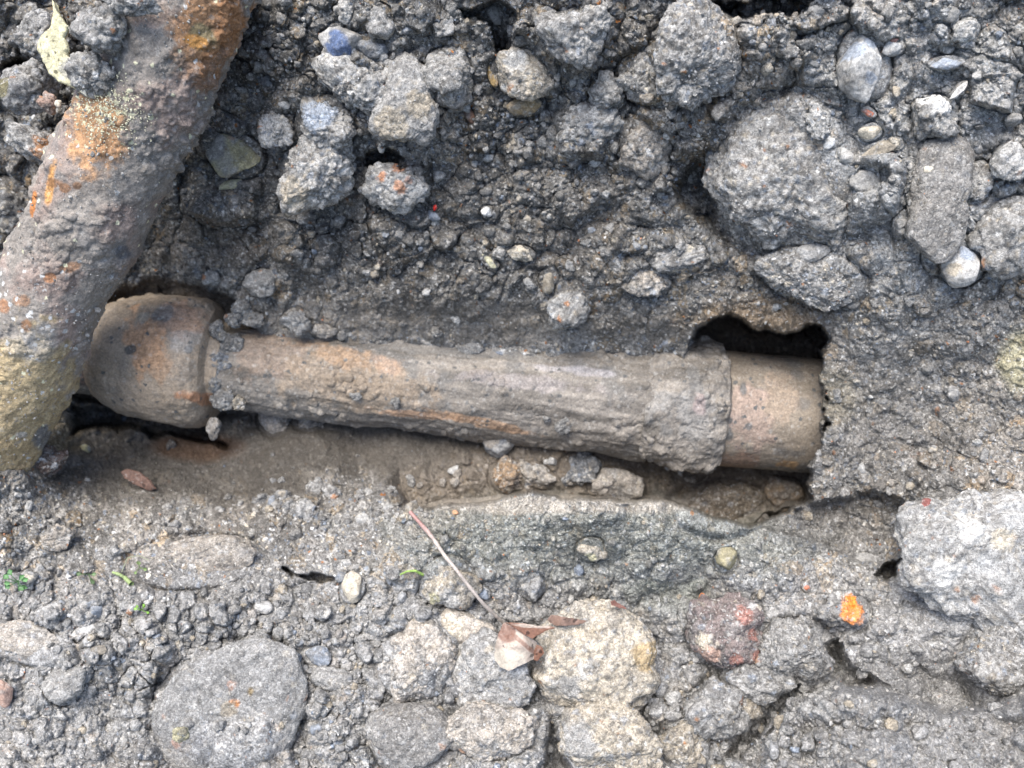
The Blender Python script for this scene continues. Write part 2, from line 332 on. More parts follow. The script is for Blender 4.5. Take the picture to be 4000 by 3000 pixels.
# --- in the pit
stone('stone','rounded muddy stone on the pit floor below the gap in the pipe','stone',592,908,36,36,-20,'smoothclod',MUD*1.2,out=.7,outline=[(-34,-30),(0,-34),(34,-26),(36,0),(20,26),(2,34),(-20,14),(-36,-10)])
stone('stone','dark muddy stone behind the rounded muddy stone','stone',668,905,40,28,0,'clod',MUD*1.0,out=.5)
stone('stone','dark blue block in the mud under the middle of the pipe','stone',1078,962,44,40,0,'rock',BLUE*.5,patch=[(-20,-10,20,MUD)],out=.7,lift=.01)
stone('stone','pitted orange brown lump below the dark blue block','stone',1098,1028,42,36,0,'clod',col(.26,.18,.11),out=.7)
stone('stone','folded tan lump with a hole beside the pitted lump','stone',1150,1025,50,30,20,'clod',MUD*1.3,out=.6)
stone('stone','dark wet stones lump under the pipe collar'.replace('stones ',''),'stone',1250,1010,44,36,0,'clod',BLUE*.35,out=.5)
stone('stone','muddy lump at the mouth of the cavity under the collar','stone',1335,1050,62,42,0,'smoothclod',MUD*1.05,out=.6)
stone('stone','brown muddy boulder deep in the cavity','stone',1560,1098,110,60,0,'smoothclod',BROWN*.62,out=.3,sub=6)
stone('stone','tan smooth stone at the end of the cavity floor','stone',1695,1066,44,40,0,'smoothclod',col(.20,.15,.10),out=.3)
stone('clod','small muddy crumb hanging under the bell','clod',462,925,14,26,5,'clod',MUD*1.1,out=1.4,lift=.05)
stone('pebble','olive pebble on the pit floor by the foot of the leaning pipe','pebble',183,970,14,9,10,'smooth',OLIVE*1.5,out=.8)
stone('clod','dark lump at the foot of the leaning pipe','clod',95,1005,40,34,0,'clod',col(.12,.085,.07),out=.7)
for (x,y,rx,ry,c_,lb_) in ((462,715,20,16,SOIL*.6,'dark wet lump at the top of the bell mouth'),(486,745,17,20,SOIL*.55,'dark lump wedged in the gap between bell and barrel'),(472,782,22,18,BLUE*.5,'glossy blue black stone in the gap between bell and barrel'),
  (498,806,14,12,SOIL*.7,'small dark crumb in the gap beside the glossy stone'),(462,826,20,14,SOIL*.6,'flat dark lump in the lower gap of the bell joint'),(500,838,16,16,MUD*.8,'muddy crumb in the lower gap of the bell joint'),(478,864,22,14,SOIL*.65,'dark crumb at the foot of the bell mouth'),(508,870,12,10,BEIGE*.7,'tiny tan pebble at the foot of the bell mouth')):
    stone('stone' if 'stone' in lb_ or 'pebble' in lb_ else 'clod',lb_,'clod' if 'pebble' not in lb_ and 'stone' not in lb_ else 'pebble',x+4,y,rx*1.35,ry*1.4,(int(x)*7)%90,'clod',c_,habs=-.108,sub=5)
for (x,y,rx,ry,c_,lb_) in ((856,868,12,16,SOIL*.6,'dark crumb stuck to the underside of the pipe barrel'),(765,855,14,10,GREY*.6,'small grey pebble stuck on the muddy barrel'),(1218,918,15,20,SOIL*.75,'dark oval pebble stuck low on the muddy barrel'),
  (1305,1045,26,20,MUD*1.2,'muddy crumb hanging under the pipe collar'),(1180,905,12,9,SOIL*.8,'small mud crumb high on the barrel near the dark oval pebble')):
    stone('clod',lb_,'clod',x,y,rx,ry,0,'clod',c_,habs=-.088 if y<1000 else -.10)
for (x,y,rx,ry,c_,lb_) in ((560,612,34,26,GREY*.7,'pale crystal flecked lump above the bell joint'),(640,690,30,24,SOIL,'dark lump lying on the shoulder of the muddy barrel'),(700,716,26,16,MUD,'mud lump at the start of the exposed barrel'),(455,602,18,18,LIGHT*.6,'small pale lump over the bell')):
    stone('clod',lb_,'clod',x,y,rx,ry,0,'clod',c_,out=.8)
for i_,(x,y,rx,ry,c_) in enumerate(((760,718,22,14,SOIL*.8),(830,738,26,14,SOIL*.8),(905,742,30,12,MUD*.8),(1010,752,34,16,SOIL*.85),(1090,768,30,18,SOIL*.8),(1165,790,26,16,SOIL*.75),(1225,790,30,18,SOIL*.85),(1310,778,36,16,SOIL*.8),(1375,762,24,18,MUD*.9),(1438,745,28,20,SOIL*.85),(1480,742,22,18,SOIL*.9))):
    stone('clod','dark clod resting on the top edge of the barrel, number %s counted from the bell' % ('one two three four five six seven eight nine ten eleven'.split()[i_]),'clod',x,y,rx,ry,(i_*37)%60-30,'clod',c_,habs=-.112 if x<1000 else -.106)
for i_,(x,y,rx,ry,c_) in enumerate(((520,660,26,20,SOIL*.8),(548,690,22,18,SOIL*.75),(505,690,20,18,SOIL*.7))):
    stone('clod','dark clod fallen onto the bell joint from above, %s' % ('largest one','lowest one','middle one')[i_],'clod',x,y,rx,ry,30*i_,'clod',c_,habs=-.105,sub=5)
# --- near bank
stone('boulder','big beige boulder the dry leaf leans on','boulder',1290,1440,140,124,0,'crust',BEIGE*1.12,out=0.74,thick=.6,sub=6,patch=[(100,-30,34,col(.38,.29,.17)),(-60,30,26,GREY*.8)],
      outline=[(-140,20),(-118,-50),(-80,-90),(-20,-120),(25,-125),(80,-100),(118,-60),(126,-10),(138,30),(110,80),(70,122),(20,115),(-40,95),(-100,70)])
stone('boulder','pale beige block in front of the big beige boulder','boulder',1312,1618,124,92,8,'crust',BEIGE*.98,out=0.62,thick=.6,sub=6,patch=[(-60,-30,40,GREY)])
stone('stone','beige grey rounded stone beside the dry twig','stone',968,1262,62,62,0,'crust',BEIGE*0.91,out=0.72,thick=.6,patch=[(0,30,26,GREY),(-30,30,14,YELLOW*.7)])
stone('stone','flat grey brown stone beneath the twig, next to the leaf','stone',1010,1365,78,52,25,'smoothclod',MUD*1.87,out=0.62,thick=.5,patch=[(-22,-12,18,CREAM*.9),(-40,-24,14,CREAM*.9)])
stone('boulder','broad grey stone left uncovered below the dry leaf'.replace('left uncovered ',''),'stone',1050,1475,104,88,0,'crust',GREY*1.29,out=0.54,thick=.55,sub=6)
stone('stone','brownish broad stone next to the broad grey stone below the leaf','stone',892,1440,82,78,10,'crust',MUD*1.75,out=0.60,sub=6)
stone('stone','long pale tan stone low between the dark slab and the boulder','stone',1045,1575,110,60,10,'crust',MUD*1.87,out=0.52,sub=6)
stone('boulder','smooth dark grey flat boulder at the bottom edge','boulder',892,1592,104,84,12,'slabround',DARK*1.9,out=0.64,thick=.55,sub=6)
stone('boulder','large flat grey boulder speckled with orange near the bottom','boulder',490,1535,160,140,-8,'slabround',SOIL*1.12,out=.5,thick=.26,sub=6,outline=[(-165,20),(-140,-70),(-100,-125),(-40,-142),(60,-148),(140,-130),(168,-60),(156,40),(130,130),(40,175),(-90,165)],patch=[(22,-22,10,ORANGE*.8),(10,-10,18,BEIGE*.7),(55,-48,9,col(.2,.15,.08)),(15,-60,10,PINK*.8),(-105,65,12,PINK*.8)])
stone('stone','smooth oval stone with pale face at the lower edge of the crumbly slope','stone',133,1484,40,42,0,'smoothclod',GREY,out=0.62)
stone('stone','pink and beige stone cut by the edge of the slope','stone',4,1500,22,34,0,'smooth',PINK,out=0.72)
stone('stone','flat smooth grey stone near the pale crystal','stone',722,1468,52,24,4,'smoothclod',GREY*.95,out=0.67)
stone('rock','blue grey streaked rock over the flat smooth grey stone','rock',690,1418,40,26,10,'rock',BLUE*1.3,out=0.62)
stone('pebble','pale cream egg shaped stone on the near slope','pebble',762,1270,27,36,20,'smooth',CREAM*.95,out=.7,patch=[(20,-10,14,BEIGE)])
stone('stone','brick red stone with a pinkish beige face','stone',1570,1372,82,72,0,'crust',col(.18,.145,.135),out=0.74,sub=6,patch=[(-50,8,20,CREAM*.9),(-42,38,24,PINK),(-36,30,14,PINK),(30,-45,18,BRICK),(50,-5,14,BRICK),(10,40,16,BRICK),(60,40,12,BRICK)],
      outline=[(-78,-20),(-60,-55),(-20,-68),(50,-72),(78,-58),(72,-20),(76,30),(60,62),(10,68),(-40,60),(-72,30)])
stone('stone','rock with a bright orange broken face','stone',1832,1325,50,42,10,'clod',SOIL*1.2,out=.9,patch=[(4,-6,23,col(.62,.22,.06)),(8,-24,9,col(.8,.22,.03))])
stone('clod','round grey clod between the brick red stone and the dark channel','clod',1722,1412,88,78,0,'crust',GREY*.85,out=0.67,sub=6)
stone('clod','squat clod at the edge of the dark channel under the round grey clod','clod',1640,1478,74,40,0,'clod',SOIL*1.2,out=0.57)
stone('stone','round yellowish stone set in the greenish ledge','stone',1571,1211,26,28,0,'smooth',col(.26,.235,.15),out=0.72)
stone('stone','small tan stone on the crest of the near ledge','stone',1275,1185,32,26,-10,'clod',BEIGE*1.0,out=.7,patch=[(0,22,14,YELLOW)])
stone('stone','speckled earth mass standing at the edge of the near bank','boulder',2185,1440,105,120,-15,'gritty',SOIL*1.25,out=.3,sub=6)
stone('stone','pale concrete lump with stones in it by the dark hole','boulder',2090,1190,170,120,18,'concrete',LIGHT*.85,out=.26,thick=.45,sub=6,outline=[(-150,40),(-140,-50),(-100,-92),(-20,-100),(60,-112),(190,-125),(230,0),(230,260),(110,230),(20,160),(-80,95),(-130,75)],patch=[(60,-28,30,CREAM*.9),(-60,40,30,LIGHT*1.3),(25,20,30,WHITE*.55),(-5,-50,30,LIGHT*1.2),(100,-80,45,WHITE*.6)])
stone('pebble','dark red glossy pebble on the crest of the concrete lump','pebble',2002,1096,15,19,0,'smooth',col(.20,.08,.07),out=1.0,lift=.035)
stone('stone','pale flat stone roofing the small dark hole','stone',1880,1212,36,17,12,'rock',LIGHT*.75,out=0.72)
stone('stone','gritty clod at the near edge under the brick red stone','clod',1555,1530,70,62,0,'clod',SOIL*1.2,out=0.62)
stone('stone','smooth brown grey stone in the shadow of the bottom crack','stone',1618,1530,36,34,10,'smoothclod',BEIGE*.6,out=0.72)
stone('stone','tan nugget beside the crack at the bottom edge','stone',1480,1620,56,46,0,'clod',BEIGE*.8,out=0.62)
stone('rock','small blue and white angular rock under the twig','rock',1045,1280,18,14,30,'rock',BLUE*1.5,out=.8)
stone('stone','small grey angular stone between twig and boulder','stone',1148,1268,30,30,0,'clod',LIGHT*.8,out=0.72)
stone('stone','white pebble sitting on the slope near the orange face rock','pebble',1740,1265,12,9,30,'rock',WHITE,out=.8)
stone('chip','bright orange chip in the grey speckled slope','chip',1743,1331-62+0,9,9,0,'rock',col(.55,.19,.10),out=.8)
stone('chip','orange clay chip beside the brick red stone','chip',1518,1323-33,11,9,0,'rock',col(.6,.2,.06),out=.8)
stone('chip','terracotta chip near the top of the greenish ledge','chip',983,1107,9,7,0,'rock',col(.5,.27,.15),out=.8)
stone('stone','white crystal lump on the slope at the edge of the crumbly patch','stone',182,1362,30,14,-28,'rock',WHITE*.85,out=0.72)
stone('stone','upright white crystal in the crumbly slope','stone',388,1590-72+0,14,20,20,'rock',WHITE*.95,out=.7)
stone('stone','whitish oval stone above the orange speckled boulder','stone',570,1312,22,14,8,'rock',LIGHT*1.3,out=.7)
stone('stone','yellowish tan nugget resting on the orange speckled boulder','stone',386,1588,18,16,0,'clod',YELLOW*.8,out=1.2,lift=.03)
stone('stone','grey brown clod on the near slope below the leaning pipe foot','clod',120,1165,36,28,0,'clod',MUD*1.3,out=0.62)
stone('clod','large low mound of smooth earth below the pit mouth','clod',420,1215,150,58,-4,'smoothclod',MUD*1.15,out=.3,thick=.4,sub=6)
stone('clod','smooth pale patch of pressed earth at the edge of the crumbly slope','clod',60,1392,110,44,12,'smoothclod',MUD*1.7,out=.3,thick=.4,sub=5)

# ------------------------------------------------------------------ ground sheet
STEP = 1.7
nx, ny = int(2700 / STEP), int(2060 / STEP)
gx = -244 + np.arange(nx) * STEP; gy = -190 + np.arange(ny) * STEP
U1 = (gx - CX) * S; V1 = (CY - gy) * S
U, V = np.meshgrid(U1, V1)
hw = 8                                               # relief is smooth: evaluate coarse, then interpolate
def coarse(fn):
    ui = np.linspace(U1[0], U1[-1], nx // hw); vi = np.linspace(V1[-1], V1[0], ny // hw)
    A = fn(*np.meshgrid(ui, vi)); B = np.stack([np.interp(U1, ui, r) for r in A])
    return np.stack([np.interp(V1, vi, B[:, j]) for j in range(nx)], 1)
HB = coarse(lambda a, b: tps_eval(fitB, a, b)); HF = coarse(lambda a, b: tps_eval(fitF, a, b))
HB = np.clip(HB, -.2, .19); HF = np.clip(HF, -.23, -.09)
UV = np.stack([U, V], -1)
PX, PY = U / S + CX, CY - V / S                       # photo units if h were 0
wob = fbm(UV / .03, 5, 3) * 12 + fbm(UV / .008, 9, 3) * 6
def pmap(h):                                          # photo position of each node at its height
    k = D / (D - h); return CX + U / S * k, CY - V / S * k
RIMH = -.03
# rim of the pit: the near ledge is higher than the far side, so map its outline at two heights and blend
wn = sstep(1020, 1075, PY) * sstep(820, 900, PX)
wob2 = fbm(UV / .05, 51, 6, .55) * 40
sdp = sdf(PIT, U, V) + wob * (1 - .5 * wn) + wob2 * (1 - .75 * wn) * (.35 + .65 * sstep(560, 700, PX)) * (1 + .5 * sstep(1600, 1740, PX))
soft = 6 + 46 * sstep(900, 820, PX) * sstep(850, 900, PY) + 5 * (1 - wn)
mp = 1 - sstep(-soft, soft * .6, sdp)
H0 = HB * (1 - mp) + np.minimum(HF, HB - .02) * mp
def poly_drop(H, poly, h, depth, soft=7):
    m = 1 - sstep(-soft, soft * .6, sdf(poly, U, V, h) + wob * 1.1 + fbm(UV / .04, int(poly[0][0]), 4) * 10 * (soft > 5)); return H - depth * m, m
H0, _ = poly_drop(H0, [(1888,1242),(1905,1222),(1945,1200),(1965,1196),(1940,1222),(1935,1245),(1915,1250)], .03, .07)
H0, _ = poly_drop(H0, [(1460,395),(1500,352),(1560,350),(1552,400),(1560,480),(1590,540),(1530,500),(1480,450)], .01, .05, 22)
H0, _ = poly_drop(H0, [(1520,5),(1600,-5),(1760,-10),(1720,30),(1640,42),(1590,45),(1560,30)], .1, .06, 8)
H0, _ = poly_drop(H0, [(990,20),(1070,0),(1110,30),(1095,120),(1075,110),(1060,60),(1000,45)], .07, .05, 8)
H0, _ = poly_drop(H0, [(790,330),(840,330),(870,345),(830,365),(800,385),(785,360)], .0, .05, 8)
H0, _ = poly_drop(H0, [(600,1220),(640,1235),(720,1250),(690,1256),(630,1247)], .02, .03, 4)
H0, _ = poly_drop(H0, [(1780,1390),(1810,1380),(1830,1440),(1900,1480),(1960,1500),(1900,1505),(1830,1480),(1795,1440)], .05, .045, 16)
H0, _ = poly_drop(H0, [(1590,1560),(1660,1500),(1740,1470),(1700,1530),(1650,1570),(1600,1640),(1560,1640)], .08, .04, 12)
H0, _ = poly_drop(H0, [(1170,1660),(1190,1560),(1215,1600),(1240,1700),(1180,1720)], .08, .05, 10)
H0, _ = poly_drop(H0, [(0,140),(40,120),(80,120),(100,150),(100,215),(60,200),(0,150)], -.02, .08, 14)

def blur(A, n):
    for ax in (0, 1):
        for _ in range(2):
            c = np.cumsum(np.pad(A, [(n + 1, n) if i == ax else (0, 0) for i in (0, 1)], mode='edge'), axis=ax)
            A = (np.take(c, range(2 * n + 1, c.shape[ax]), ax) - np.take(c, range(0, c.shape[ax] - 2 * n - 1), ax)) / (2 * n + 1)
    return A

H0, _ = poly_drop(H0, [(1625,1136),(1720,1100),(1850,1060),(1965,1085),(1950,1190),(1890,1238),(1830,1205),(1760,1175),(1690,1150)], .03, .028, 9)
H0, _ = poly_drop(H0, [(140,868),(240,868),(330,895),(440,915),(490,965),(400,950),(290,930),(160,935)], -.15, .06, 9)
H0, mr1 = poly_drop(H0, [(1690,1560),(1740,1510),(1830,1488),(1900,1480),(1960,1500),(2040,1535),(2130,1530),(2300,1500),(2400,1900),(1650,1900),(1660,1640)], .1, -.055, 16)
H0, mr2 = poly_drop(H0, [(1500,-40),(1440,60),(1400,110),(1420,180),(1380,240),(1440,300),(1480,330),(1550,330),(1600,230),(1680,200),(1740,120),(1700,60),(1600,50)], .1, -.02, 14)
H0, _ = poly_drop(H0, [(430,-60),(560,-60),(700,60),(690,160),(600,250),(480,230)], .0, -.012, 18)
H0, _ = poly_drop(H0, [(1120,60),(1240,20),(1320,30),(1330,140),(1250,160),(1180,130)], .0, -.016, 14)
# how crumbly / smooth the earth is
def blob(cx, cy, rx, ry, h=0.0, soft=.4):
    p = Pt(cx, cy, 0); k = 1.0
    d = np.sqrt(((U - p[0]) / (rx * S * k)) ** 2 + ((V - p[1]) / (ry * S * k)) ** 2)
    return 1 - sstep(1 - soft, 1 + soft, d + fbm(UV / .02, 33, 3) * .35)
smooth_m = np.clip(blob(420,1010,330,90,-.1) + blob(900,690,420,38,-.09) * .8 + blob(1250,740,300,30,-.09)*.8 + mp * .65 + blob(760,950,180,60,-.13) + blob(1900,850,120,120,0)*.5
                   + blob(450,1200,260,60,.0) * .6 + blob(2060,1230,130,120,.05)*.5 + blob(1300,1140,420,60,.02)*.1 + blob(2080,1420,120,90,.06)*.6 + blob(1780,1180,150,60,0)*.6, 0, 1)
crumb = 1 - .8 * smooth_m
big_up = sstep(720, 560, PY)                          # large clods in the upper bank
big = .35 + .65 * big_up + .25 * sstep(1250, 1400, PY)

# damping under the separate stones, with a moat round each
def ground_h(u, v, A):
    i = np.clip(((V1[0] - v) / S / STEP), 0, ny - 1.01); j = np.clip(((u - U1[0]) / S / STEP), 0, nx - 1.01)
    return A[int(i), int(j)]
placed = []
damp = np.zeros_like(U); moat = np.zeros_like(U)
for a, k in ST:
    x, y, rx, ry = a[3:7]; h = 0.0
    for _ in range(1):
        p = Pt(x, y, 0); h = ground_h(p[0], p[1], H0)
    m = min(rx, ry); hg = h; h = h + k.get('lift', 0)
    p = Pt(x, y, h + k.get('out', .5) * m * S * k.get('thick', .8) * .3)
    if 'habs' in k: p = Pt(x, y, k['habs'])
    placed.append((p, hg))
    if k.get('lift', 0) == 0 and k.get('out', .5) < .95 and 'habs' not in k:
        an = math.radians(a[7]); kk = 1.0; q0 = Pt(x, y, 0)
        R = max(rx, ry) * S * kk * 1.5; jj = np.abs(U1 - q0[0]) < R; ii = np.abs(V1 - q0[1]) < R
        if jj.any() and ii.any():
            sl_ = np.ix_(ii, jj); du = U[sl_] - q0[0]; dv = V[sl_] - q0[1]
            a1 = (du * math.cos(an) - dv * math.sin(an)) / (rx * S * kk); a2 = (du * math.sin(an) + dv * math.cos(an)) / (ry * S * kk)
            q = np.sqrt(a1 * a1 + a2 * a2)
            damp[sl_] = np.maximum(damp[sl_], 1 - sstep(.8, 1.08, q))
            moat[sl_] = np.maximum(moat[sl_], np.exp(-((q - 1.03) / .13) ** 2) * min(.012, m * S * .35) * (1 if a[8] in ('rock', 'slab', 'smooth') else .8))

rough_m = np.clip(blob(620,1420,330,150) * .8 + blob(330,1420,220,120) * .7 + blob(760,1560,120,120) + blob(1600,1540,230,130) + blob(1230,330,260,120)*.5 + blob(850,520,260,70)*.4 + blob(1480,60,260,60)*.5 + blob(620,90,130,90) * .6 + blob(1120,1450,330,180) * .6 + blob(720,1090,190,50) * .8, 0, 1)
warp = np.stack([fbm(UV / .018, 71, 4), fbm(UV / .018, 72, 4)], -1) * .006 + np.stack([fbm(UV / .004, 73, 3), fbm(UV / .004, 74, 3)], -1) * .0017
Q = UV + warp
H = H0 + fbm(UV / .09, 3, 4) * .014 * (1 - .5 * smooth_m) + (billow(UV / .085 + 3, 19, 3) - .85) * .018 * sstep(1180, 1320, PY)
C = mixc(np.broadcast_to(SOIL, U.shape + (3,)), DARK * 1.15, sstep(-.1, .5, fbm(UV / .05, 12, 4)))
C = mixc(C, MUD * 1.1, sstep(-.05, .5, fbm(UV / .07, 13, 4)) * .7)
relief = np.zeros_like(U); G1 = np.zeros_like(U)
patchy = .35 + .65 * sstep(-.22, .18, fbm(UV / .05, 88, 4))
Q = UV + warp * .6
for cell, amp, seed, mask in ((120, 1.15, 6, big_up * (1 - mp)), (60, 1.05, 1, big), (30, .95, 2, .3 + .7 * crumb), (15, .85, 3, crumb * (.4 + .6 * patchy)), (7.5, .75, 4, crumb * patchy * .8 + .15), (4., .7, 5, crumb * .5 + .3)):
    f1, f2, iid, off = worley(Q / (cell * S), seed * 101); cs = cell * S
    gap = sstep(.0, .20, f2 - f1); up = idr(iid, 2) ** 1.7
    fac = .42 * (up - .3) + .55 * (off[..., 0] * (idr(iid, 4) - .5) * 2 + off[..., 1] * (idr(iid, 5) - .35) * 2) * (.4 + up) - .18 * f1 ** 2
    fac = fac * gap - .10 * (1 - gap) * (idr(iid, 14) > .7)
    relief += amp * cs * mask * (1 + (1.5 if cell < 40 else .7) * rough_m * (cell < 70)) * fac * .62
    if cell in (30, 15):
        C = C * (.88 + .24 * idr(iid, 7))[..., None]
        C = np.where((idr(iid, 8) < .05)[..., None], C * 1.35 + .02, C)
        C = np.where((idr(iid, 9) < .06)[..., None], C * col(1.18, 1.02, .82), C)
    if cell in (7.5, 4.):
        C = speckle(C, iid, .5 if cell == 7.5 else 1.25, int(cell))
relief += (billow(Q / .045, 81, 4, .50) - .9) * .010 * (.3 + .7 * crumb) + fbm(Q / .014, 83, 6, .55) * .0052 * (.4 + .6 * crumb) + fbm(Q / .0035, 82, 3, .6) * .0008
steep = sstep(.6, 2.0, blur(np.hypot(*np.gradient(H0, STEP * S, STEP * S)), 3)); relief = relief * (1 - .7 * steep * mp)
H = H + relief * (1 - .85 * damp) - moat
# region colours (kinds of earth, with some light and shade put into the tones)
def tint(C, m, c, s=1.0, tex=.5):
    g = np.clip(C.mean(-1, keepdims=True) / .19, .3, 2.2) ** tex
    return C * (1 - (m * s)[..., None]) + (c * g) * (m * s)[..., None]
n1 = fbm(UV / .03, 44, 4)
C = tint(C, mp, BROWN * .85, .75); C = tint(C, blob(420,990,340,100,-.1), MUD * .54, .9); C = tint(C, blob(760,960,220,70,-.13), MUD * .72, .85)  # brown pit mud, its low tones also carrying painted shade
C = tint(C, blob(420,965,90,28,-.13), RUST * .55, .6)
C = tint(C, blob(1000,700,520,50,-.09), MUD * .82, .6)
C = tint(C, blob(1640,690,150,42,-.02), col(.20,.145,.09), .7); C = tint(C, blob(1800,860,60,60,-.03), col(.22,.19,.12), .6)
C = tint(C, blob(1300,1170,430,100,.02), col(.155,.165,.145), .6); C = tint(C, blob(1450,1290,90,40,.03), col(.10,.125,.085), .6)
C = tint(C, blob(1010,1110,60,14,.02) * sstep(-.1,.3,n1), GREEN * .6, .6); C = tint(C, blob(560,1370,60,18,.03) * sstep(-.1,.3,n1), GREEN * .5, .6)
C = tint(C, blob(1250,1088,330,16,.02), MUD * 1.8, .55)
C = tint(C, blob(2060,1230,130,130,.05), LIGHT * .8, .5); C = tint(C, blob(1880,1000,190,160,0), DARK * 1.05, .55); C = tint(C, blob(2000,820,260,170,0), DARK * 1.25, .5); C = tint(C, blob(1800,1130,150,50,0), DARK * 1.1, .5); C = tint(C, blob(1960,1590,330,110,0), DARK * 1.5, .6); C = tint(C, blob(1990,1450,150,50,0), DARK, .6)  # the dark lower corner patches put shade into the earth colour
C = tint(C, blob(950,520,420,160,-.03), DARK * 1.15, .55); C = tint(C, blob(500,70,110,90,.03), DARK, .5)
C = tint(C, blob(2000,280,260,330,.09), GREY * col(.96, 1.0, 1.05), .65); C = tint(C, blob(1960,900,40,40,0)*.0 + blob(1960,760,70,50,0) * sstep(.0,.25,n1), LIGHT, .7)
C = tint(C, sstep(1180, 1330, PY), SOIL * col(1.38, 1.40, 1.44), .65)  # brighter light on the near bank, put into its colour
C = tint(C, blob(450,520,160,60,-.1), BROWN * .9, .5); C = tint(C, blob(2200,780,40,60,.02), YELLOW * .8, .7)
C = tint(C, blob(1985,960,26,26,0) * sstep(0,.2,n1), ORANGE*.7, .8); C = tint(C, blob(100,940,60,60,-.04), col(.3,.23,.12), .5)
# soften crevices sideways: push the flanks of lumps outward so they bulge
Hs = blur(H - blur(H, 24), 4); gv, gu = np.gradient(Hs, -STEP * S, STEP * S)
gm = np.sqrt(gu * gu + gv * gv) + 1e-6; lim = np.minimum(gm, 1.2) / gm * (1 - steep)
C = C * (1 - .34 * np.clip(blob(420,1000,330,80) + blob(760,960,220,60) + mp * .5, 0, 1))[..., None]  # shade of the pit floor and recess painted into the colour
C = C * (1 - .26 * sstep(760, 640, PY) * sstep(1750, 1450, PX + (380 - PY) * .5))[..., None]  # shade over the upper bank painted into the colour
H = np.clip(H, -.26, .26); KP = (D - H) / D
UU = (U - gu * lim * .0018) * KP; VV = (V - gv * lim * .0018) * KP
# skirt: the same bank carries on well beyond the picture
ext = np.array([.03, .08, .18, .4, .8, 1.5])
def pad(A, f=None):
    A = np.pad(A, ((6, 6), (6, 6)), mode='edge'); return A
UU, VV, H = pad(UU), pad(VV), pad(H); C = np.pad(C, ((6, 6), (6, 6), (0, 0)), mode='edge')
for i in range(6):
    UU[:, 5 - i] -= ext[i]; UU[:, nx + 6 + i] += ext[i]; VV[5 - i, :] += ext[i]; VV[ny + 6 + i, :] -= ext[i]
n2x, n2y = nx + 12, ny + 12
idx = np.arange(n2x * n2y).reshape(n2y, n2x)
F = np.stack([idx[:-1, :-1], idx[1:, :-1], idx[1:, 1:], idx[:-1, 1:]], -1).reshape(-1, 4)
GV = np.stack([UU, VV, H], -1).reshape(-1, 3)
AL = np.pad(np.clip(1 - .85 * np.clip(mp + blob(440,990,360,90) + blob(760,950,220,70) + .6 * blob(1000,700,520,50), 0, 1), 0, 1), ((6, 6), (6, 6)), mode='edge')
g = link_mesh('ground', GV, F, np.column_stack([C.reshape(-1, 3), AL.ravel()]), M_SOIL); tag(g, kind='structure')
core = (slice(6, -6), slice(6, -6)); GU, GVv, GH, GC = UU[core], VV[core], H[core], C[core]

